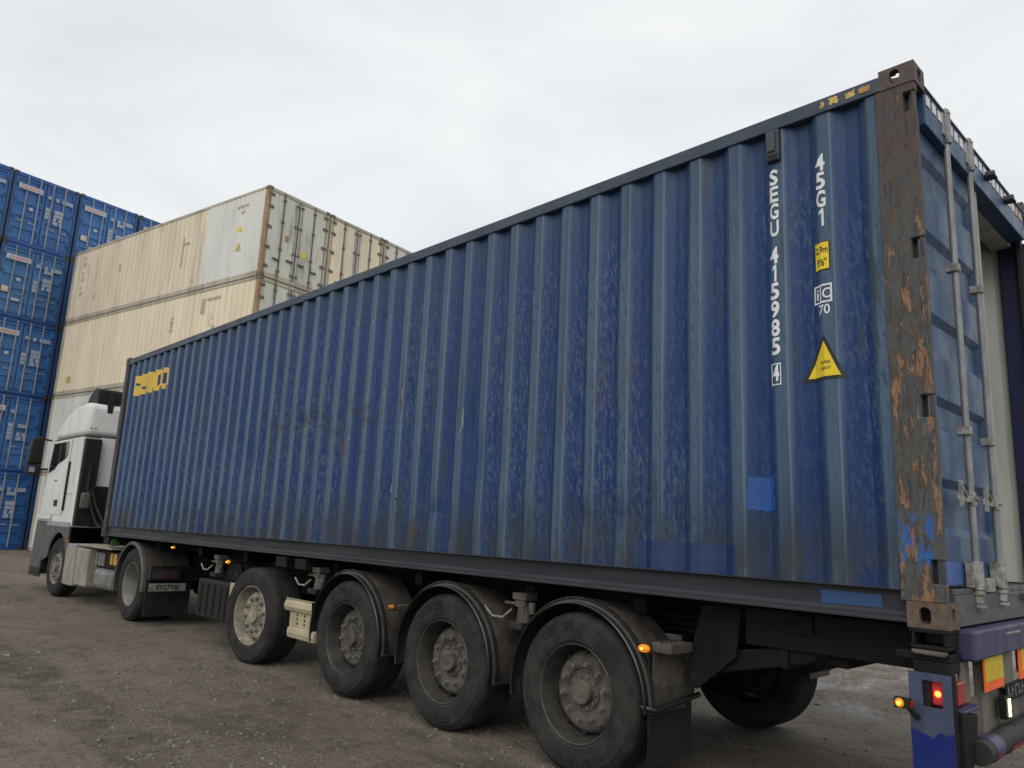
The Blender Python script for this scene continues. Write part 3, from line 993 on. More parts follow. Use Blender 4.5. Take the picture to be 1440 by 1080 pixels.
# small torn scuffs
for x, z, w, h in ((-2.22, 1.690, .07, .012), (-1.94, 1.665, .06, .010), (-3.88, 1.640, .06, .012), (-4.35, 1.72, .05, .016), (-4.13, 1.70, .04, .016), (-4.95, 2.17, .05, .012), (-2.24, 1.44, .035, .05)):
    on_side('scuff', M['casting_dark'], side, *ragged(x - w / 2, x + w / 2, z - h / 2, z + h / 2, .004, 4))
for x, z, w, h in ((-4.36, 3.42, .02, .03), (-4.64, 3.43, .02, .035), (-4.92, 3.435, .02, .03), (-5.20, 3.45, .02, .03), (-4.36, 2.66, .012, .10), (-4.64, 2.68, .010, .09), (-4.92, 2.66, .010, .10), (-5.75, 2.60, .014, .06),
                   (-4.50, 1.82, .03, .08), (-5.18, 2.30, .012, .05), (-3.51, 2.38, .010, .16), (-3.53, 2.25, .012, .08), (-2.97, 2.5, .008, .07), (-6.05, 2.42, .014, .07)):
    on_side('scuff', M['pale_scuff'], side, *ragged(x - w / 2, x + w / 2, z - h / 2, z + h / 2, .004, 4))
# logo
LG = [[".#####", "######", "######", "##...#", "####..", "######", "######", "#####."],
      [".####.", "######", "######", "######", "######", "##...#", "######", ".#####"],
      ["#####.", "######", ".#####", "######", "######", ".#####", "######", ".#####"],
      [".#####", "######", "##....", "##....", "##....", "##....", "######", ".#####"],
      [".####.", "######", "#...##", "#...##", "#...##", "#...##", "######", ".####."]]
lx, lz, cw, chh = -11.70, 3.665, 1.50 / 30, .325 / 8
for li, rows in enumerate(LG):
    vd, fs = {}, []
    for r, row in enumerate(rows):
        for c, ch in enumerate(row):
            if ch == '#':
                q = []
                for dc, dr in ((0, 1), (1, 1), (1, 0), (0, 0)):
                    key = (c + dc, r + dr)
                    q.append(vd.setdefault(key, len(vd)))
                fs.append(q)
    vs = [(lx + (li * 6 + a) * cw, lz - b * chh) for a, b in vd]
    on_side('logo_letter', M['logo_yellow'], side, vs, fs)


# ------------------------------------------------------------------ wheels
def flat_bottom(m, r):
    m.v = [(x, y, max(z, -r)) for x, y, z in m.v]
    return m


def tyre_profile(R_, w, bead):
    s = R_ / .4975
    p = [(bead, .040), (bead + .012, .022), (bead + .030, .010), (bead + .036, .0065), (bead + .042, .0085), (.345 * s, .0055), (.3475 * s, .0025), (.352 * s, .0045), (.385 * s, .001), (.415 * s, .0), (.444 * s, .006), (.450 * s, .005), (.453 * s, .0095), (.468 * s, .018), (.486 * s, .034), (.4955 * s, .052)]
    y = .062
    n = 5
    rw = (w - 2 * .062) / n
    for i in range(n):
        a = y + rw * i
        p += [(R_, a + (.0 if i == 0 else .007)), (R_, a + rw - (.0 if i == n - 1 else .007))]
        if i < n - 1:
            p += [(R_ - .016, a + rw - .006), (R_ - .016, a + rw + .006)]
    q = [(r, w - yy) for r, yy in reversed(p[:15])]
    return p + q


def make_wheel(style, R_=.4975, w=.385, squash=.012):
    bead = .293
    disc = {'deep': .115, 'pale': .085, 'front': .025, 'drive': .285}[style]
    rimm = {'deep': M['rim'], 'pale': M['rim_pale'], 'front': M['rim_drive'], 'drive': M['rim_drive']}[style]
    d = disc
    # disc with its stamped steps
    prof = [(.262, d + .075), (.250, d + .030), (.232, d + .008), (.212, d), (.150, d), (.142, d + .012), (.118, d + .014), (.118, d + .05)]
    wh = MB().lathe(prof, 56).build('wheel', rimm, None, 0, 35)
    flat_bottom(MB().lathe(tyre_profile(R_, w, bead), 84), R_ - squash).build('tyre', M['tyre_dark'] if style in ('drive', 'pale') else M['tyre'], wh, 0, 28)
    ry = min(.16, d + .06)
    rp = [(.306, .030), (.309, .022), (.303, .015), (.296, .020), (.291, .040), (.286, .075), (.272, ry), (.262, d + .078 if d < .2 else .27), (.262, d + .12), (.275, d + .12), (.292, .10), (.296, .05)]
    MB().lathe(rp, 64, close=True).build('rim', M['rim_edge'] if style == 'deep' else rimm, wh, 0, 35)
    # hand holes near the disc edge: black plugs paint in their dark
    if style != 'drive':
        hh = MB()
        for i in range(10):
            t = 2 * math.pi * (i + .5) / 10
            c = Vector((.240 * math.cos(t), d + .012, .240 * math.sin(t)))
            hh.tube([c + Vector((0, -.006, 0)), c + Vector((0, .02, 0))], .017 if style == 'deep' else .010, 10)
        hh.build('hand_holes', M['print_and_shade_black'], wh)
    hubd = d + .014
    out = {'deep': .062, 'pale': .05, 'front': .06, 'drive': .04}[style]
    MB().lathe([(.001, hubd - out), (.024, hubd - out), (.026, hubd - out + .003), (.070, hubd - out + .002), (.076, hubd - out + .008), (.077, hubd - .026), (.078, hubd - .022), (.080, hubd - .012), (.116, hubd - .010), (.118, hubd + .01)], 40).build('hub', rimm if style != 'deep' else M['rim'], wh, 0, 35)
    nb = MB()
    for i in range(10):
        t = 2 * math.pi * i / 10
        c = Vector((.100 * math.cos(t), hubd - .012, .100 * math.sin(t)))
        nb.tube([c, c + Vector((0, -.014, 0))], .009, 6)
    nb.build('hub_bolts', M['nut'], wh)
    nm = MB().tube([(0, 0, 0), (0, -.006, 0)], .023, 12).tube([(0, -.004, 0), (0, -.028, 0)], .0165, 6).tube([(0, -.026, 0), (0, -.038, 0)], .010, 8).mesh('wheel_nut', M['nut'])
    for i in range(10):
        t = 2 * math.pi * (i + .25) / 10
        o = link('wheel_nut', nm, wh)
        o.location = (.1725 * math.cos(t), d, .1725 * math.sin(t))
    if style == 'deep':
        for txt, am, arc in (('OTANI', -R(88), .36), ('OH-109', R(112), .40)):
            vs, fs = text_mesh(txt, .080, .0026, 1.12)
            rm = .412
            q = []
            for a, b in vs:
                r = rm + b - .027
                t = am - a / rm
                pr = tyre_profile(.4975, .385, .293)
                yy = 0.
                for (r0, y0), (r1, y1) in zip(pr[:14], pr[1:15]):
                    if r0 <= r <= r1:
                        yy = y0 + (y1 - y0) * (r - r0) / (r1 - r0)
                q.append((r * math.cos(t), yy - .0015, r * math.sin(t)))
            MB().add(q, fs).build('tyre_lettering', M['letter_black'], wh)
    return wh


# ------------------------------------------------------------------ trailer
trl = root('semi_trailer', (-5.5, W / 2, 0), 'four-axle container trailer with muddy black wheels, rounded fenders and blue rear bumper', 'trailer')
TO = trl.location


def put(proto, x, y, z, rz=0., par=None, first=False):
    o = proto if first else copy_tree(proto)
    o.parent = par
    o.location = Vector((x, y, z)) - par.location
    o.rotation_euler = (0, 0, rz)
    return o


AX = [-2.20, -3.55, -4.92]
wz = .4855
wd = make_wheel('deep')
wp = make_wheel('pale')
first = True
for i, x in enumerate(AX):
    o = put(wd, x, -.04, wz, 0, trl, first)
    first = False
    put(wd, x, W + .04, wz, math.pi, trl)
o = put(wp, -6.78, -.045, wz, R(5), trl, True)
put(wp, -6.78, W + .045, wz, math.pi + R(5), trl)
for x in AX + [-6.78]:
    MB().tube([(x, .30, wz), (x, W - .30, wz)], .075, 16).build('axle', M['chassis'], trl, 0, 40)
    for y in (.62, W - .62):
        MB().lathe([(.001, -.16), (.205, -.16), (.21, -.15), (.21, .10), (.15, .13), (.001, .13)], 28, (x, y - .12 if y < 1 else y + .12, wz)).build('brake_drum', M['chassis'], trl, 0, 35)
        MB().tube([(x - .02, y + (.16 if y < 1 else -.16), .62), (x - .02, y + (.16 if y < 1 else -.16), .92)], [.12, .125], 18).build('air_spring', M['black_plastic'], trl, 0, 40)
        # trailing arm and hanger
        yy = y + (.16 if y < 1 else -.16)
        MB().prism([(x - .62, .64), (x - .62, .56), (x + .12, .50), (x + .16, .60), (x - .3, .66)], 'y', yy - .05, yy + .05).build('trailing_arm', M['chassis'], trl, .01)
        MB().prism([(x - .72, .86), (x - .68, .56), (x - .62, .52), (x - .56, .56), (x - .46, .86)], 'y', yy - .07, yy + .07).build('hanger', M['chassis'], trl, .008)

# main beams, cross members
for y in (.70, W - .70):
    MB().prism([(-.25, 1.12), (-.25, .86), (-8.6, .80), (-9.3, .98), (-12.05, 1.04), (-12.05, 1.12)], 'y', y - .06, y + .06).build('chassis_beam', M['chassis'], trl, .006)
for x in (-.8, -1.9, -2.9, -4.25, -5.6, -7.6, -8.9, -10.4, -11.9):
    bx('cross_member', M['chassis'], trl, x - .05, x + .05, .25, W - .25, 1.0, 1.10)
for x in (-11.98, -6.3, -5.9):
    bx('bolster', M['chassis'], trl, x - .11, x + .11, .02, W - .02, 1.02, ZB - .004, .006)

# fenders
for i, x in enumerate(AX):
    for s in (0, 1):
        m, l, bd = MB(), MB(), MB()
        a0, a1 = R(-8 if i else -2), R(190)
        def prof(p):
            return [(r, yy if not s else -yy) for r, yy in p]
        cy = -.045 if not s else W + .045
        m.lathe(prof([(.566, .035), (.580, .040), (.585, .06), (.585, .40), (.579, .40), (.579, .045), (.566, .041)]), 30, (x, cy, wz), True, a0, a1)
        l.lathe(prof([(.553, -.004), (.560, -.010), (.567, -.004), (.567, .034), (.553, .034)]), 36, (x, cy, wz), True, a0, a1)
        bd.lathe(prof([(.586, .040), (.598, .040), (.602, .052), (.598, .064), (.586, .064)]), 36, (x, cy, wz), True, a0 + R(4), a1 - R(4))
        f = m.build('fender', M['fender'], trl, 0, 40)
        l.build('fender_lip', M['fender_lip'], f, 0, 40)
        bd.build('fender_bead', M['fender_lip'], f, 0, 40)
# bracket and flap behind the last wheel
for s in (0, 1):
    def Y(a, b):
        return (a, b) if not s else (W - b, W - a)
    fb = MB().box(-1.640, -1.50, *Y(.02, .25), .815, .870).box(-1.632, -1.628, *Y(.02, .47), .50, .815).build('fender_bracket', M['chassis_dust'], trl, .006)
    for j in range(4):
        bx('bolt', M['chassis'], fb, -1.60, -1.585, *Y(.05 + .05 * j, .062 + .05 * j), .868, .877, 0)
    if s:
        continue
    bx('mud_flap', M['black_plastic'], trl, -1.652, -1.642, *Y(.0, .46), .16, .80, .003)
    MB().tube([(-1.665, Y(-.04, 0)[0] if not s else W + .04, .50), (-1.60, Y(.0, 0)[0] if not s else W, .49), (-1.60, W / 2 + (-.74 if not s else .74), .53)], .017, 10).build('flap_rod', M['fender_lip'], trl, 0, 40)


def side_lamp(x, y, z, lit=True, r=.030):
    o = MB().lathe([(.001, -.020), (r * .55, -.018), (r * .9, -.008), (r, .004), (r, .012)], 18, (x, y, z))
    o.v = [((a - x) * 1.35 + x, b, (c - z) * .8 + z) for a, b, c in o.v]
    o = o.build('marker_lamp', M['amber_glow'] if lit else M['amber_lens'], trl, 0, 50)
    bx('lamp_base', M['black_plastic'], o, x - r * 1.5, x + r * 1.5, y + .010, y + .024, z - r, z + r)
    if lit:
        MB().lathe([(.0005, -.026), (.006, -.024), (.008, -.016), (.006, -.008)], 10, (x, y, z)).build('bulb', M['amber_lit'], o, 0, 50)
    return o


side_lamp(-1.655, -.040, .835)
side_lamp(-4.235, -.03, .820, False, .028)
bx('lamp_bracket', M['chassis_dust'], trl, -4.27, -4.20, .0, .35, .80, .835)
side_lamp(-7.50, .0, 1.0, True, .026)
side_lamp(-9.25, .03, 1.085, True, .022)
bx('lamp_bracket', M['chassis'], trl, -7.54, -7.46, .025, .5, .985, 1.01)
bx('lamp_bracket', M['chassis'], trl, -9.29, -9.21, .055, .5, 1.07, 1.095)

# air valves and pipes hung under the side
for x in (-2.86, -5.72, -8.05):
    v = MB().box(x - .07, x + .07, .10, .22, 1.00, 1.05).box(x - .05, x + .05, .11, .20, .95, 1.0).tube([(x - .16, .12, .97), (x - .05, .13, .97)], .013, 8)
    v.tube([(x + .01, .15, .96), (x + .01, .15, .84)], [.045, .055], 10).box(x + .10, x + .14, .10, .13, .91, .99).build('air_valve', M['chassis_dust'], trl, .006)
    MB().tube([(x - .32, .06, .93), (x - .22, .05, .87), (x - .12, .06, .87), (x - .06, .09, .93)], .009, 8).build('pipe', M['galv_dirty'], trl, 0, 40)
    bx('valve_box', M['side_dark'], trl, x - .12, x + .04, .09, .24, .79, .845, .01)

for x in (-2.2, -3.55, -4.92, -6.78):
    for sy in (0, 1):
        y = .52 if not sy else W - .52
        bc = MB().tube([(x - .34, y, .66), (x - .20, y, .64)], [.085, .09], 16).tube([(x - .20, y, .64), (x - .18, y, .64), (x - .10, y, .63)], [.098, .098, .07], 16).build('brake_chamber', M['chassis_dust'] if not sy else M['chassis'], trl, 0, 40)
        MB().tube([(x - .34, y, .70), (x - .42, y - .05, .82), (x - .40, y + .05, .95), (x - .2, y + .1, 1.0)], .010, 8).build('brake_hose', M['black_plastic'], bc, 0, 40)
for k_ in range(3):
    pts_ = [(-1.0 - .5 * i, .46 + .03 * k_, .985 - .035 * k_ + .018 * math.sin(i * 1.7 + k_)) for i in range(17)]
    MB().tube(pts_, .009, 6).build('air_line', M['black_plastic'], trl, 0, 40)

# beige side guard plates and tool box
gp = MB().prism([(-.028, .735), (-.010, .740), (-.034, .700), (-.042, .66), (-.030, .625), (-.012, .615), (.004, .615), (.004, .735)], 'x', -6.03, -5.50).build('side_guard_plate', M['beige'], trl, .002)
bx('guard_web', M['beige'], gp, -5.95, -5.53, -.008, .004, .475, .614, .002)
MB().prism([(-.012, .474), (-.034, .462), (-.040, .42), (-.030, .375), (-.014, .370), (.004, .370), (.004, .474)], 'x', -5.93, -5.42).build('guard_strip', M['beige'], gp, .002)
for j in range(3):
    for q in (-5.80, -5.66):
        bx('guard_slot', M['chassis'], gp, q - .012, q + .012, -.010, -.0085, .50 + .04 * j, .522 + .04 * j, 0)
bx('guard_arm', M['chassis'], trl, -5.75, -5.68, .004, .62, .53, .60)
MB().box(-7.35, -7.12, -.012, .012, .41, .78).box(-7.12, -7.08, .0, .03, .43, .76).build('side_guard_plate', M['beige'], trl, .004)
bx('guard_arm', M['chassis'], trl, -7.27, -7.20, .012, .62, .55, .62)
tb = bx('tool_box', M['black_plastic'], trl, -8.30, -7.40, .02, .52, .33, .765, .015)
for q in (-8.18, -8.0, -7.82, -7.64, -7.5):
    bx('box_rib', M['chassis'], tb, q - .02, q + .02, .010, .022, .37, .72, .004)
MB().prism([(-8.05, .766), (-7.45, .766), (-7.62, .99), (-7.9, .99)], 'y', .20, .23).build('box_hanger', M['chassis'], trl, .004)
for q in (-7.85, -7.68):
    MB().tube([(q, .198, .86), (q, .196, .86)], .030, 14).build('hole', M['print_and_shade_black'], trl)
for y in (.62, W - .62):
    lg = bx('landing_leg', M['chassis'], trl, -9.02, -8.90, y - .06, y + .06, .34, .98, .006)
    bx('landing_foot', M['chassis'], lg, -9.10, -8.82, y - .12, y + .12, .30, .335, .006)

# hanger gusset, arm and rear suspension seen behind the last wheel
arc = [(-1.505 + .062 * math.cos(R(t)), .665 + .062 * math.sin(R(t))) for t in (170, 200, 230, 260, 290, 320)]
MB().prism([(-1.44, 1.10)] + arc + [(-1.34, .72), (-1.22, .82), (-1.18, 1.10)], 'y', .262, .285).build('gusset_plate', M['chassis'], trl, .004)
MB().tube([(-1.50, .260, .67), (-1.50, .257, .67)], .026, 14).build('hole', M['print_and_shade_black'], trl)
MB().prism([(-1.46, .82), (-1.40, .70), (-.80, .84), (-.72, .90), (-.74, .95)], 'y', .30, .40).build('support_arm', M['chassis'], trl, .01)
bx('side_beam', M['chassis'], trl, -1.16, -.22, .27, .33, .905, 1.115, .006)
bx('side_beam', M['chassis'], trl, -1.16, -.22, W - .33, W - .27, .905, 1.115, .006)
bx('gusset_plate', M['chassis'], trl, -.95, -.91, .28, .62, .80, 1.08)
bx('rear_cross_tube', M['chassis'], trl, -.72, -.60, .35, W - .35, .84, .96, .01)
MB().tube([(-1.05, .75, .80), (-1.05, W - .75, .80)], .09, 16).tube([(-1.05, .75, .80), (-1.05, .74, .80)], .095, 16).build('air_tank', M['chassis'], trl, 0, 40)

# rear bolster and twist-lock housings
bm_ = MB().box(-.22, .050, .175, W - .175, .985, ZB - .006).build('rear_bolster', M['bumper_blue'], trl, .012)
bx('bolster_core', M['chassis'], trl, -.24, -.005, .012, W - .012, .985, 1.02, .004)
for s in (0, 1):
    def Y(a, b):
        return (a, b) if not s else (W - b, W - a)
    tw = MB().box(-.176, -.006, *Y(.002, .168), ZB - .020, ZB - .002).box(-.165, -.15, *Y(.006, .165), ZB - .075, ZB - .02).box(-.03, -.012, *Y(.006, .165), ZB - .075, ZB - .02)
    tw.box(-.172, -.010, *Y(.004, .166), ZB - .092, ZB - .076)
    tw.build('twist_lock_housing', M['chassis'], trl, .004)
    MB().box(-.165, -.015, *Y(-.004, .02), ZB - .112, ZB - .096).tube([(-.15, Y(-.010, 0)[0] if not s else W + .010, ZB - .106), (-.02, Y(-.010, 0)[0] if not s else W + .010, ZB - .110)], .010, 8).build('lock_handle', M['chassis_dust'], trl, .003)
    bx('lamp_carrier', M['chassis'], trl, -.165, -.008, *Y(.008, .16), .930, .984, .006)
    # side plate with a window for the lamp
    y0, y1 = Y(-.018, -.010)
    x0, x1, wx0, wx1, wz0, wz1 = -.180, .0, -.122, -.040, .788, .902
    sp = MB().box(x0, wx0, y0, y1, .55, .935).box(wx1, x1, y0, y1, .55, .935).box(wx0, wx1, y0, y1, .55, wz0).box(wx0, wx1, y0, y1, wz1, .935)
    sp = sp.build('bumper_end_plate', M['side_blue'], trl)
    p = [(x0, .549), (x1, .549), (x1 - .004, .66)]
    rr = random.Random(8 + s)
    edge = [(x0, .700)]
    for j in range(1, 44):
        t = j / 44
        edge.append((x0 + (x1 - x0) * t, .69 + .006 * rr.uniform(-1, 1) + .028 * noise.noise(Vector((t * 5, s, 2))) - .02 * math.sin(t * 3.1)))
    pts = [(x0 + .01, .43), (x1 - .02, .43), (x1, .50), (x1, .70)] + list(reversed(edge))
    MB().prism(pts, 'y', *((y0 - .002, y0 - .0004) if not s else (y1 + .0004, y1 + .002))).build('royal_blue_paint', M['royal'], sp)
    MB().prism([(x0 + .01, .43), (x1 - .02, .43), (x1, .50), (x1, .549), (x0, .549)], 'y', y0, y1).build('plate_foot', M['royal'], sp)
    MB().box(-.004, .004, *Y(-.010, .045), .50, .935).build('plate_return', M['chassis'], sp, .002)
    # tail lamp: lit lens seen through the window, red lens to the rear
    lp = bx('tail_lamp', M['black_plastic'], trl, -.155, -.095, *Y(.0, .16), .775, .915, .006)
    bx('red_lens', M['red_glow'], lp, -.094, -.010, *Y(.010, .16), .795, .895, .010)
    MB().lathe([(.0005, -.008), (.010, -.006), (.014, .002)], 12, (-.066, .006 if not s else W - .006, .846)).build('bulb', M['red_lit'], lp, 0, 50)
    bx('rear_lens', M['red_lens'], lp, -.009, .004, *Y(.050, .165), .800, .900, .008)
    bx('lamp_shelf', M['bumper_blue'], trl, -.12, .03, *Y(.046, .28), .770, .786, .004)
    MB().prism([(Y(a, a)[0], b) for a, b in ((.046, .768), (.27, .745), (.255, .66), (.19, .60), (.16, .50), (.046, .47))], 'x', -.03, .02).build('bumper_bracket', M['chassis'], trl, .006)
    bx('lamp_back', M['lightplate'], trl, -.03, -.012, *Y(.17, .30), .79, .98, .004)
    # amber stalk marker
    yo = -.075 if not s else W + .075
    mk = MB().box(-.225, -.155, yo - .020, yo + .020, .775, .820).tube([(-.165, yo, .78), (-.14, yo + (.045 if not s else -.045), .735)], .014, 8).build('stalk_marker', M['black_plastic'], trl, .008)
    MB().lathe([(.0005, -.012), (.014, -.010), (.020, -.002), (.021, .004)], 14, (-.198, yo - .020 if not s else yo + .020, .798)).build('amber_lens', M['amber_glow'], mk, 0, 50)
    MB().lathe([(.0005, -.016), (.008, -.014), (.010, -.004)], 12, (-.196, yo - .022 if not s else yo + .022, .798)).build('bulb', M['amber_lit'], mk, 0, 50)
    bx('red_lens', M['red_lens'], mk, -.154, -.148, yo - .014, yo + .014, .782, .812, .004)

# underrun bar with red tape, blue ends
ur = MB().tube([(.03, .21, .585), (.03, W - .21, .585)], .055, 20).build('underrun_bar', M['side_dark'], trl, 0, 40)
MB().tube([(.03, .30, .585), (.03, .44, .585)], .0565, 20).build('bar_wrap', M['bumper_blue'], ur, 0, 40)
for a in (.31, .55, 1.0, 1.45, 1.9):
    MB().lathe([(.0575, 0), (.0575, .24 if a > .5 else .10)], 8, (.03, a, .585), False, R(-75), R(-10)).build('reflective_tape', M['red_tape'], ur)
for y in (.50, W - .50):
    bx('bar_arm', M['lightplate'], trl, -.04, .0, y - .05, y + .05, .60, .985, .006)
bx('lower_panel', M['lightplate'], trl, -.035, -.022, .20, W - .20, .60, .80, .004)
# marking plates
for y0, y1 in ((.385, .715), (1.03, 1.36), (W - .72, W - .385)):
    mp = bx('marking_plate', M['orange_r'], trl, .022, .030, y0, y1, .828, 1.026 if y0 < .5 else 1.02, .003)
    if y0 < 1:
        bx('plate_centre', M['yellow_r'], mp, .0302, .0325, y0 + .006, y1 - .006, .872, .985, .001)
    else:
        bx('plate_centre', M['yellow_r'], mp, .0302, .0325, y0 + .05, y1 - .05, .872, .985, .001)
    bx('plate_bracket', M['lightplate'], mp, .0, .021, y0 + .06, y1 - .06, .86, 1.0, 0)
gpst = bx('rear_strut', M['lightplate'], trl, -.02, .012, .80, .98, .80, 1.075, .006)
bx('strut_cap', M['galv_dirty'], gpst, -.02, .056, .73, 1.0, 1.076, 1.088, .003)
bx('strut_edge', M['chassis_dust'], gpst, -.015, .010, .735, .775, .83, 1.07, .004)
# dirty number plate, reversing lamp
npl = bx('number_plate', M['chassis'], trl, .008, .016, .80, 1.32, .735, .825, .003)
for j in range(7):
    y = .83 + .068 * j
    bx('plate_mark', M['grey_char'], npl, .0165, .0180, y, y + .012, .752, .808, 0)
    bx('plate_mark', M['grey_char'], npl, .0165, .0180, y + .022, y + .040, .760 + .02 * (j % 3), .770 + .02 * (j % 3), 0)
rl = bx('reversing_lamp', M['black_plastic'], trl, .0, .035, .70, .80, .665, .775, .006)
for j in range(7):
    bx('led', M['led'], rl, .0352, .040, .735, .765, .678 + .0125 * j, .687 + .0125 * j, .001)
# hoses and loose bits under the tail
MB().tube([(-.02, .06, .76), (.01, .12, .66), (-.02, .20, .62), (-.08, .30, .70), (-.1, .40, .80)], .010, 8).tube([(-.02, .09, .78), (-.0, .18, .70), (-.03, .26, .64)], .008, 8).build('cable', M['black_plastic'], trl, 0, 40)
MB().tube([(-11.92, .12, 1.02), (-11.86, .12, 1.10)], .04, 10).box(-12.0, -11.84, .06, .18, .99, 1.07).build('air_coupling', M['green'], trl, .006)

# ------------------------------------------------------------------ tractor unit
tr = root('tractor_truck', (-12.8, W / 2, 0), 'white high-roofed tractor unit with black mirrors coupled to the trailer', 'truck')
CW0, CW1 = .02, W - .02
body = MB().prism([(-14.02, 1.22), (-14.02, 2.86), (-15.90, 2.86), (-16.02, 2.80), (-16.26, 1.80), (-16.32, 1.50), (-16.32, 1.22)], 'y', CW0, CW1).build('cab', M['cab_side'], tr, .05, None, 3)
# roof fairing: rises towards the back
MB().prism([(-14.00, 2.862), (-14.00, 3.46), (-14.35, 3.50), (-14.9, 3.47), (-15.35, 3.38), (-15.75, 3.22), (-16.0, 3.02), (-16.06, 2.862)], 'y', CW0 + .015, CW1 - .015).build('roof_fairing', M['cab_white'], tr, .10, 30, 4)
bx('roof_seam', M['cab_grey'], tr, -15.95, -13.998, CW0 - .002, CW1 + .002, 2.850, 2.868, .003)
for y in (.10, .17):
    bx('roof_clip', M['cab_grey'], tr, -14.0, -13.992, y, y + .025, 2.99, 3.01, 0)
# black deflector box on the roof
df = MB().prism([(-14.75, 3.47), (-14.06, 3.44), (-14.06, 3.74), (-14.30, 3.78), (-14.6, 3.66)], 'y', .16, W - .16).build('roof_deflector', M['black_plastic'], tr, .03)
bx('deflector_bracket', M['black_plastic'], df, -14.05, -13.995, .33, .43, 3.30, 3.70, .008)
# rear of the cab: dark side collar, hoses
bx('side_collar', M['black_plastic'], tr, -14.0, -13.88, CW0 + .005, .30, 1.25, 2.80, .02)
bx('side_collar', M['black_plastic'], tr, -14.0, -13.88, W - .30, CW1 - .005, 1.25, 2.80, .02)
bx('rear_lower_panel', M['chassis'], tr, -14.0, -13.92, .301, W - .301, 1.24, 1.95, .01)
bx('cab_rear_panel', M['cab_side'], tr, -14.018, -13.99, .30, W - .30, 1.96, 2.84, .01)
MB().tube([(-13.87, .16, 2.3), (-13.8, .14, 1.9), (-13.75, .22, 1.6), (-13.6, .3, 1.3), (-13.2, .5, 1.12)], .022, 8).tube([(-13.86, .22, 1.9), (-13.72, .30, 1.6), (-13.4, .4, 1.25)], .02, 8).build('air_hose', M['black_plastic'], tr, 0, 40)
bx('air_filter', M['chassis_dust'], tr, -13.86, -13.74, .06, .20, 1.55, 1.83, .03)
# doors, windows, mirrors on each side
for s in (0, 1):
    def Y(a, b):
        return (a, b) if not s else (W - b, W - a)
    dr = MB().prism([(-16.20, 1.42), (-16.11, 2.20), (-15.98, 2.82), (-14.72, 2.82), (-14.72, 1.42)], 'y', *Y(.010, .022)).build('cab_door', M['cab_white'], tr, .006)
    win = MB().prism([(-16.02, 2.22), (-15.90, 2.79), (-14.84, 2.79), (-14.82, 2.52), (-15.02, 2.45), (-15.42, 2.38), (-15.62, 2.28)], 'y', *Y(.004, .009)).build('window', M['glass'], dr)
    MB().prism([(-15.40, 2.40), (-15.40, 2.78), (-15.36, 2.78), (-15.36, 2.40)], 'y', *Y(.0015, .0038)).build('window_divider', M['cab_grey'], win)
    bx('door_handle', M['black_plastic'], dr, -15.30, -15.06, *Y(.002, .012), 1.58, 1.70, .004)
    bx('door_sill', M['cab_white'], dr, -16.24, -15.35, *Y(-.012, .012), 1.33, 1.41, .008)
    bx('side_marker', M['cab_grey'], dr, -15.50, -15.30, *Y(.006, .0095), 2.05, 2.07, 0)
    for x in (-16.17, -14.70):
        bx('door_seam', M['print_and_shade_black'], dr, x - .008, x + .008, *Y(.016, .0185), 1.42, 2.20 if x < -16 else 2.82, 0)
    bx('grab_rail', M['black_plastic'], dr, -14.62, -14.58, *Y(-.02, .012), 1.5, 2.4, .006)
    bx('body_crease', M['cab_grey'], dr, -16.1, -14.2, *Y(.0165, .0185), 1.80, 1.808, 0)
    # grey wheel arch panel
    pts = [(-16.30, .72), (-16.30, 1.30), (-14.06, 1.30), (-14.06, 1.06)]
    for j in range(11):
        t = R(10 + 16 * j)
        pts.append((-14.63 + .60 * math.cos(t), .55 + .56 * math.sin(t)))
    pts.append((-15.55, .56))
    MB().prism(pts, 'y', *Y(.012, .05)).build('arch_panel', M['cab_grey'], tr, .008)
    bx('arch_trim', M['silver'], tr, -15.5, -14.05, *Y(.004, .05), 1.215, 1.29, .006)
    mm = MB().prism([(-.34 if not s else W + .34, 2.36), (-.30 if not s else W + .30, 2.90), (-.12 if not s else W + .12, 2.95), (-.08 if not s else W + .08, 2.40)], 'x', -16.42, -16.22).build('mirror', M['black_plastic'], tr, .03)
    MB().prism([(-.32 if not s else W + .32, 2.18), (-.34 if not s else W + .34, 2.34), (-.10 if not s else W + .10, 2.38), (-.12 if not s else W + .12, 2.20)], 'x', -16.40, -16.20).build('mirror_cap', M['black_plastic'], mm, .02)
    bx('mirror_glass', M['silver'], mm, -16.199, -16.194, *Y(-.30, -.20), 2.22, 2.32, .004)
    MB().tube([(-16.30, .05 if not s else W - .05, 2.88), (-16.32, -.14 if not s else W + .14, 2.90)], .018, 8).tube([(-16.30, .05 if not s else W - .05, 2.30), (-16.32, -.14 if not s else W + .14, 2.30)], .018, 8).build('mirror_arm', M['black_plastic'], mm, 0, 40)
    # side skirt and tank
    sk = MB().box(-13.98, -13.42, *Y(.0, .42), .26, .905).box(-13.38, -12.72, *Y(.015, .42), .30, .895).build('side_skirt', M['skirt'], tr, .015)
    bx('skirt_cap', M['silver'], sk, -13.98, -13.42, *Y(.004, .42), .906, .945, .006)
    bx('orange_reflector', M['amber_lens'], sk, -14.06, -13.99, *Y(.0, .03), .955, 1.0, .004)
    bx('catwalk', M['skirt'], tr, -13.38, -11.72, *Y(.03, .50), .93, .965, .006)
    bx('fuel_tank', M['tank'], tr, -12.45, -11.58, *Y(.04, .60), .32, .62, .07)
    bx('equipment_box', M['chassis'], tr, -12.7, -11.6, *Y(.14, .55), .63, .90, .02)
    for q, w_ in ((-12.0, .11), (-11.84, .14)):
        bx('equipment_tag', M['ochre'], tr, q, q + w_, *Y(.125, .138), .70, .87, .006)
    for q in (-12.62, -12.45, -12.3):
        MB().tube([(q, .13 if not s else W - .13, .66), (q, .13 if not s else W - .13, .86)], .035, 12).build('air_canister', M['tank'], tr, 0, 40)
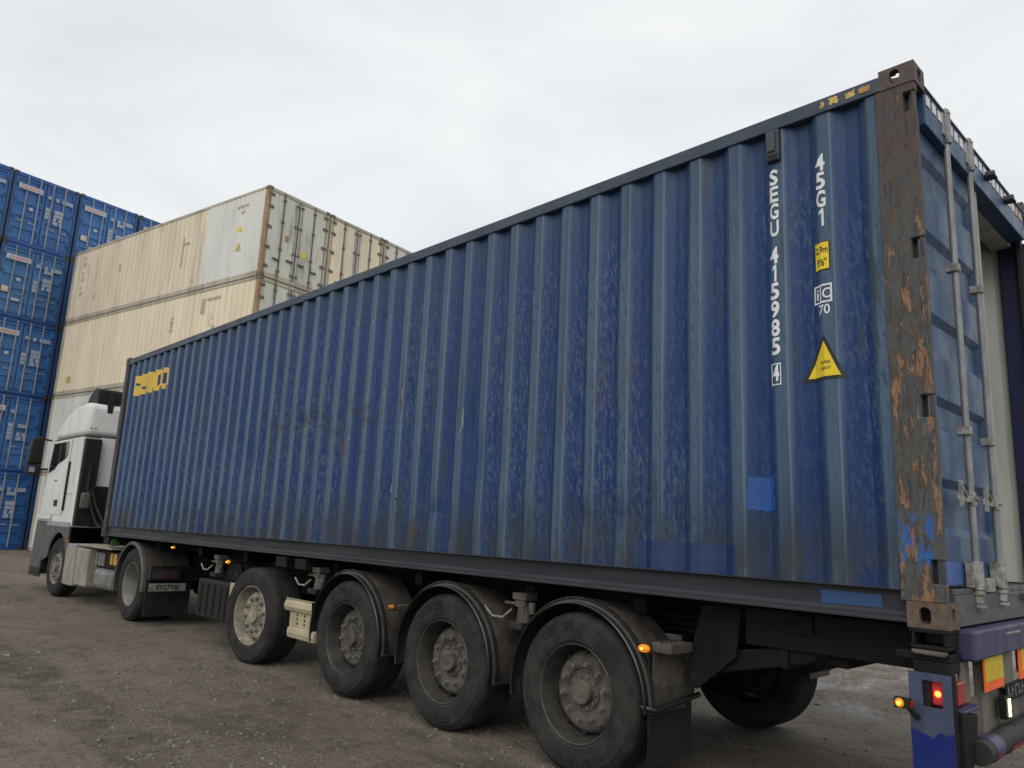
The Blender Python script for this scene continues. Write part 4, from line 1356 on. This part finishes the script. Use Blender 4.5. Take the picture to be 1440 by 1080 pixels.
bx('windscreen', M['glass'], tr, -16.20, -16.17, .25, W - .25, 1.95, 2.6, .0)
# bumper
bmp = MB().prism([(-16.42, .32), (-16.46, .60), (-16.40, 1.21), (-15.80, 1.21), (-15.60, .55), (-15.75, .30)], 'y', .03, W - .03).build('front_bumper', M['cab_grey'], tr, .03)
MB().box(-16.30, -15.55, .0, .03, .26, .42).box(-15.62, -15.55, .01, .12, .40, .62).build('step', M['black_plastic'], bmp, .01)
# frame
for y in (.80, W - .80):
    bx('frame_beam', M['chassis'], tr, -16.0, -9.86, y - .04, y + .04, .66, .93, .006)
for x in (-15.6, -13.6, -12.6, -11.4, -9.95):
    bx('frame_cross_member', M['chassis'], tr, x - .06, x + .06, .84, W - .84, .70, .90)
bx('engine_block', M['chassis'], tr, -15.9, -14.1, .72, W - .72, .55, 1.19, .05)
MB().box(-11.15, -10.25, .78, W - .78, .96, 1.032).box(-11.0, -10.4, .72, W - .72, .931, .959).build('fifth_wheel', M['chassis'], tr, .01)
MB().tube([(-10.73, .30, .505), (-10.73, W - .30, .505)], .10, 16).tube([(-14.63, .30, .47), (-14.63, W - .30, .47)], .06, 12).build('axle', M['chassis'], tr, 0, 40)
MB().lathe([(.001, -.22), (.16, -.20), (.22, -.08), (.22, .08), (.16, .20), (.001, .22)], 24, (-10.73, W / 2, .505)).build('differential', M['chassis'], tr, 0, 40)
# wheels
wdr = make_wheel('drive', .515, .30)
wfr = make_wheel('front', .515, .31)
put(wdr, -10.73, .03, .503, 0, tr, True)
put(wdr, -10.73, W - .03, .503, math.pi, tr)
put(wfr, -14.63, .03, .503, R(2), tr, True)
put(wfr, -14.63, W - .03, .503, math.pi + R(2), tr)
for s in (0, 1):
    o = flat_bottom(MB().lathe(tyre_profile(.515, .29, .293), 60), .503)
    y = .355 if not s else W - .645
    o.v = [(a - 10.73, b + y, c + .503) for a, b, c in o.v]
    o.build('tyre', M['tyre_dark'], tr, 0, 28)
    cy = .0 if not s else W
    def prof(p):
        return [(r, yy if not s else -yy) for r, yy in p]
    f = MB().lathe(prof([(.575, .06), (.590, .06), (.590, .66), (.582, .66), (.582, .075), (.575, .075)]), 28, (-10.73, cy, .503), True, R(-2), R(192)).build('fender', M['fender'], tr, 0, 40)
    MB().lathe(prof([(.556, .0), (.585, -.004), (.600, .012), (.600, .059), (.570, .059)]), 28, (-10.73, cy, .503), True, R(-6), R(194)).build('fender_lip', M['silver'] if False else M['cab_grey'], f, 0, 40)

    def Y(a, b):
        return (a, b) if not s else (W - b, W - a)
    tl = bx('tail_lamp', M['black_plastic'], tr, -9.95, -9.86, *Y(.0, .42), .615, .765, .012)
    bx('red_lens', M['tail_dull'], tl, -9.859, -9.852, *Y(.20, .39), .635, .745, .004)
    bx('clear_lens', M['lens_dull'], tl, -9.859, -9.853, *Y(.03, .19), .635, .745, .004)
    bx('mud_flap', M['black_plastic'], tr, -10.04, -10.02, *Y(.02, .64), .12, .62, .004)
    bx('lamp_beam', M['chassis'], tr, -10.01, -9.955, *Y(.05, .84), .60, .80, .006)
pl = bx('number_plate', M['plate_white'], tr, -9.862, -9.852, .0, .50, .470, .575, .004)
vs, fs = text_mesh('B927TB', .095, .002, 1.)
MB().add([(-9.8505, .24 + a, .488 + b) for a, b in vs], fs).build('plate_text', M['print_and_shade_black'], pl)

# ------------------------------------------------------------------ stacked containers in the yard
TH = R(10.4)
HS = 2.904                               # height of one tier
EY = Vector((-math.sin(TH), math.cos(TH), 0))
tiny_cast = MB().box(-.178, 0, 0, .162, 0, .118).mesh('corner_casting', M['casting_dark'])


def eight_castings(par, m=None):
    for sx in (0, 1):
        for sy in (0, 1):
            for sz in (0, 1):
                o = link('corner_casting', tiny_cast, par, .008)
                o.location = (-LN + .178 if sx else 0, W - .162 if sy else 0, H - .118 if sz else 0)
                if m:
                    use_mat(o, m)


def yard_shell(par, wallmat, frmat, roofmat, ribbed=True):
    """side walls, roof, floor and frame of a stacked container, door end at x = 0"""
    pts, x = [], -.16
    if ribbed:
        while x > -LN + .35:
            pts += [(x, .012), (x - .07, .012), (x - .14, .046), (x - .21, .046)]
            x -= .278
    else:
        while x > -LN + .35:
            pts += [(x, .022), (x - .262, .022), (x - .266, .044), (x - .284, .044), (x - .288, .022)]
            x -= .29
    pts.append((-LN + .15, .022))
    n = len(pts)
    for s in (0, 1):
        MB().add([(x, y if not s else W - y, z) for z in (.16, H - .10) for x, y in pts], [(i, i + 1, n + i + 1, n + i) for i in range(n - 1)]).build('side_panel', wallmat, par)
        a, b = (.004, .07) if not s else (W - .07, W - .004)
        bx('bottom_rail', frmat, par, -LN + .178, -.178, a, b, .012, .159, .004)
        bx('top_rail', frmat, par, -LN + .178, -.178, a, b, H - .10, H - .012, .004)
        for x0, x1 in ((-.158, -.003), (-LN + .003, -LN + .152)):
            bx('corner_post', frmat, par, x0, x1, *((.003, .10) if not s else (W - .10, W - .003)), .118, H - .118, .006)
    bx('roof_panel', roofmat, par, -LN + .1, -.1, .072, W - .072, H - .06, H - .03, 0)
    bx('floor', frmat, par, -LN + .1, -.1, .072, W - .072, .03, .155, 0)
    bx('front_panel', wallmat, par, -LN + .03, -LN + .05, .102, W - .102, .16, H - .1, 0)


# blue dry container
bl = root('stacked_container', (0, 0, 0), 'x', 'container')
yard_shell(bl, M['yard_blue'], M['yard_dark'], M['yard_blue'])
bx('door_header', M['yard_blue'], bl, -.09, -.01, .102, W - .102, H - .17, H - .02, .004)
bx('door_sill', M['yard_blue'], bl, -.09, -.01, .102, W - .102, .01, .17, .004)
eight_castings(bl)
rb = [(.19, 0), (.34, 0), (.37, 1), (.60, 1), (.63, 0), (.85, 0), (.88, 1), (1.11, 1), (1.14, 0), (1.36, 0), (1.39, 1), (1.62, 1), (1.65, 0), (1.87, 0), (1.90, 1), (2.13, 1), (2.16, 0), (2.40, 0), (2.43, 1), (2.60, 1), (2.63, 0), (2.71, 0)]
for s in (0, 1):
    def Y(a):
        return a if not s else W - a
    vs = []
    n = len(rb)
    ys = [.108, .20, .215, 1.10, 1.115, 1.205]
    for y in ys:
        for z, d in rb:
            vs.append((-.035 - (.036 * d if .21 < y < 1.11 else 0), Y(y), z))
    dd = MB().add(vs, [(j * n + i, j * n + i + 1, (j + 1) * n + i + 1, (j + 1) * n + i) for j in range(5) for i in range(n - 1)]).build('door', M['yard_blue2'], bl)
    for y in (.52, .98):
        MB().tube([(-.004, Y(y), .10), (-.004, Y(y), H - .08)], .025, 8).build('locking_bar', M['yard_bar'], dd, 0, 50)
    for z in (.45, 1.05, 1.75, 2.4):
        bx('hinge', M['yard_dark'], dd, -.03, -.005, *sorted((Y(.10), Y(.21))), z - .05, z + .05, 0)
    for y in (.52, .98):
        bx('door_handle', M['yard_bar'], dd, -.02, .012, *sorted((Y(y), Y(y - .26))), .90, .94, 0)
    # prints
    X0, X1 = .0, .004

    def prt(m, y0, y1, z0, z1):
        o = bx('door_print', m, dd, -.031, -.027, min(y0, y1), max(y0, y1), z0, z1, 0)
        return o
    if not s:      # left door: long white plate with red script, small stickers
        a = bx('door_print', M['yard_white'], dd, .024, .030, .20, 1.08, 2.22, 2.42, 0)
        bx('print_stripe', M['yard_red'], a, .0302, .033, .30, .98, 2.275, 2.365, 0)
        prt(M['yard_sticker'], .22, .46, 1.38, 1.60) if False else bx('door_print', M['yard_sticker'], dd, .004, .010, .22, .46, .92, 1.14, 0)
        bx('door_print', M['yard_white'], dd, .004, .010, .60, .88, .64, .74, 0)
        bx('door_print', M['yard_white'], dd, .004, .010, .68, .82, 1.44, 1.56, 0)
    else:          # right door: codes and weight table
        def blocks(y0, y1, z0, z1, n, seed, mm=M['yard_white']):
            q = random.Random(seed)
            b = MB()
            st = (y1 - y0) / n
            for i in range(n):
                if q.random() < .12:
                    continue
                b.box(.004, .010, y0 + st * i + .004, y0 + st * (i + .8), z0 - .015, z1 + .015)
            b.build('door_print', mm, dd)
        blocks(1.30, 1.42, 2.18, 2.28, 2, 1)
        blocks(1.60, 2.24, 2.16, 2.28, 11, 2)
        blocks(1.60, 1.90, 2.02, 2.12, 5, 3)
        for j in range(4):
            blocks(1.05 + .22, 1.42, 1.66 - .16 * j, 1.77 - .16 * j, 3, 10 + j)
            blocks(1.60, 1.96, 1.66 - .16 * j, 1.77 - .16 * j, 6, 20 + j)


def register(o):
    KIDS[o.name] = list(o.children)
    for c in o.children:
        register(c)


def strip(o, keep):
    for c in list(o.children):
        if c.name.split('.')[0] not in keep:
            for d in list(c.children):
                bpy.data.objects.remove(d)
            bpy.data.objects.remove(c)


tiers = ['bottom tier', 'second tier up', 'middle tier', 'fourth tier up', 'top tier']
cols_b = {-2: 'two columns clear of the cream stack', -1: 'one column clear of the cream stack',
          0: 'column beside the cream stack', 1: 'first column behind the cream stack', 2: 'second column behind the cream stack'}
B0 = Vector((-32.3, .97, 0))
register(bl)
plain = None
first = True
hidden_keep = {'side_panel', 'bottom_rail', 'top_rail', 'corner_post', 'roof_panel', 'floor', 'front_panel', 'corner_casting', 'door_header', 'door_sill', 'door'}
for c in (0, -1, -2, 1, 2):
    for t in range(5):
        o = bl if first else copy_tree(bl)
        first = False
        o.location = B0 + EY * 2.5 * c + Vector((0, 0, HS * t))
        jr = random.Random(c * 10 + t)
        o.location += EY * jr.uniform(-.015, .015) + Vector((jr.uniform(-.03, .03), 0, 0))
        o.rotation_euler = (0, 0, TH)
        bv = jr.choice(('yard_blue2', 'yard_blue2', 'yard_blue3', 'yard_blue4'))
        for q in list(o.children):
            if q.name.startswith('door') and q.name.split('.')[0] == 'door':
                use_mat(q, M[bv])
                for w_ in list(q.children):
                    if t and w_.name.startswith('door_print') and jr.random() < .22 and w_.name.split('.')[0] == 'door_print' and not w_.children:
                        bpy.data.objects.remove(w_)
        tag(o, 'blue container with white codes, %s, %s' % (tiers[t], cols_b[c]), 'container', 'blue containers stacked five high')

# cream refrigerated container
rf = root('refrigerated_container', (0, 0, 0), 'x', 'container')
yard_shell(rf, M['r_tan'], M['r_rail'], M['r_white'], False)
eight_castings(rf, M['r_hinge'])
for q in [c for c in rf.children if c.name.startswith('corner_post')]:
    use_mat(q, M['r_rust'] if q.data.vertices[0].co.x > -1 and q.data.vertices[0].co.y < 1 else M['r_rail'])
bx('door_header', M['r_rail'], rf, -.07, -.008, .102, W - .102, H - .13, H - .02, .004)
bx('door_sill', M['r_rail'], rf, -.07, -.008, .102, W - .102, .01, .14, .004)
for s in (0, 1):
    def Y(a):
        return a if not s else W - a
    dd = bx('door', M['r_green'], rf, -.075, -.022, *sorted((Y(.112), Y(1.205))), .15, H - .14, .012)
    bx('door_seal', M['r_seal'], dd, -.03, -.019, *sorted((Y(1.19), Y(1.215))), .15, H - .14, 0)
    bx('door_seal', M['r_seal'], dd, -.03, -.019, *sorted((Y(.105), Y(.125))), .15, H - .14, 0)
    for y in (.62, 1.12):
        MB().tube([(-.004, Y(y), .06), (-.004, Y(y), H - .05)], .022, 8).build('locking_bar', M['r_seal'] if y < 1 else M['yard_bar'], dd, 0, 50)
        for z in (.3, 1.0, 1.9, 2.6):
            bx('bar_guide', M['r_hinge'], dd, -.02, .022, *sorted((Y(y - .05), Y(y + .05))), z - .03, z + .03, 0)
        bx('door_handle', M['r_seal'], dd, -.01, .03, *sorted((Y(y), Y(y - .24))), .62 + (.08 if y > 1 else 0), .67 + (.08 if y > 1 else 0), 0)
    for z in (.35, .95, 1.6, 2.25, 2.65):
        bx('hinge', M['r_hinge'], dd, -.02, .008, *sorted((Y(.04), Y(.24))), z - .05, z + .05, .01)
register(rf)
R0 = Vector((-19.78, 5.55, 0))
cols_r = ['at the rust-stained corner', 'second from the rust-stained corner', 'third from the rust-stained corner', 'fourth from the rust-stained corner']
rt_ = ['bottom tier', 'second tier up', 'third tier up', 'top tier']
first = True
reefers = {}
for c in range(4):
    for t in range(4):
        o = rf if first else copy_tree(rf)
        first = False
        o.location = R0 + EY * 2.5 * c + Vector((0, 0, HS * t + .004))
        o.rotation_euler = (0, 0, TH)
        wm = {(0, 3): 'r_tan', (0, 2): 'r_peach', (0, 1): 'r_white', (0, 0): 'r_white', (1, 3): 'r_peach', (2, 3): 'r_white'}.get((c, t), ('r_tan', 'r_white', 'r_peach')[(c + t) % 3])
        dm = {(0, 3): 'r_green', (0, 2): 'r_green', (1, 3): 'r_yellow', (2, 3): 'r_white'}.get((c, t), ('r_yellow', 'r_white', 'r_green')[(c + 2 * t) % 3])
        for q in o.children:
            nm = q.name.split('.')[0]
            if nm in ('side_panel', 'front_panel'):
                use_mat(q, M[wm])
            elif nm == 'door':
                use_mat(q, M[dm])
            elif nm == 'corner_post' and c > 0:
                use_mat(q, M['r_rail'])
        nmc = {'r_tan': 'aged tan', 'r_peach': 'warm cream', 'r_white': 'off-white'}[wm]
        tag(o, '%s refrigerated container, %s, %s' % (nmc, rt_[t], cols_r[c]), 'container', 'refrigerated containers stacked four high')
        reefers[(c, t)] = o


def on_reefer(name, mat, key, x0, x1, z0, z1, y=.006, dpt=.003):
    o = MB().box(x0, x1, y, y + dpt, z0, z1)
    ob = link(name, o.mesh(name, mat), reefers[key])
    return ob


# repaired pale section near the doors of the top corner container
pts, x = [], -.16
while x > -3.0:
    pts += [(x, .004), (x - .11, .004), (x - .125, .018), (x - .20, .018), (x - .215, .004)]
    x -= .23
n = len(pts)
o = MB().add([(a, b, z) for z in (.165, H - .105) for a, b in pts], [(i, i + 1, n + i + 1, n + i) for i in range(n - 1)])
link('repair_panel', o.mesh('repair_panel', M['r_repair']), reefers[(0, 3)])
for i, ch in enumerate('7ALTCO'):
    z = 2.50 - .30 * i
    on_reefer('faded_letter', M['r_print'], (0, 3), -11.35, -11.22, z, z + .03 + .12 * (i % 2), .008)
    on_reefer('faded_letter', M['r_print'], (0, 3), -11.40, -11.36, z - .06, z + .10, .008)
on_reefer('stain', M['r_print'], (0, 3), -8.60, -8.45, 1.55, 1.80, .008)
on_reefer('stain', M['r_print'], (0, 3), -4.45, -4.39, .95, 2.05, .008)
on_reefer('stain', M['r_print'], (0, 3), -4.38, -4.05, 1.75, 1.83, .008)
on_reefer('printed_code', M['r_print'], (0, 3), -1.55, -.95, 2.42, 2.50, .001, .002)
on_reefer('printed_code', M['r_print'], (0, 3), -1.30, -1.10, 2.22, 2.30, .001, .002)
on_reefer('sticker', M['yellow'], (0, 3), -1.42, -1.18, 1.62, 1.78, .001, .002)
o = MB().prism([(-1.42, .98), (-1.10, .98), (-1.26, 1.26)], 'y', .001, .003)
link('sticker', o.mesh('sticker', M['mark_yellow']), reefers[(0, 3)])
on_reefer('printed_code', M['r_print'], (0, 2), -2.6, -1.9, 2.45, 2.53, .008)
on_reefer('printed_code', M['r_print'], (0, 2), -2.9, -2.7, 2.05, 2.55, .008)
for j in range(4):
    on_reefer('printed_code', M['r_print'], (0, 2), -4.6 + .05 * (j % 2), -4.42, 1.65 + .14 * j, 1.73 + .14 * j, .008)
on_reefer('stain', M['r_print'], (0, 2), -2.2, -2.05, 1.35, 1.60, .008)
on_reefer('stain', M['r_print'], (0, 2), -1.05, -.92, 1.35, 1.60, .008)
on_reefer('sticker', M['mark_yellow'], (0, 2), -11.3, -11.0, .45, .70, .008)
o = MB().box(-.019, -.014, 1.45, 1.62, 1.02, 1.22)
link('sticker', o.mesh('sticker', M['yellow']), reefers[(0, 3)])
o = MB().box(-.019, -.014, .78, .92, 1.32, 1.52)
link('sticker', o.mesh('sticker', M['mark_orange']), reefers[(0, 3)])
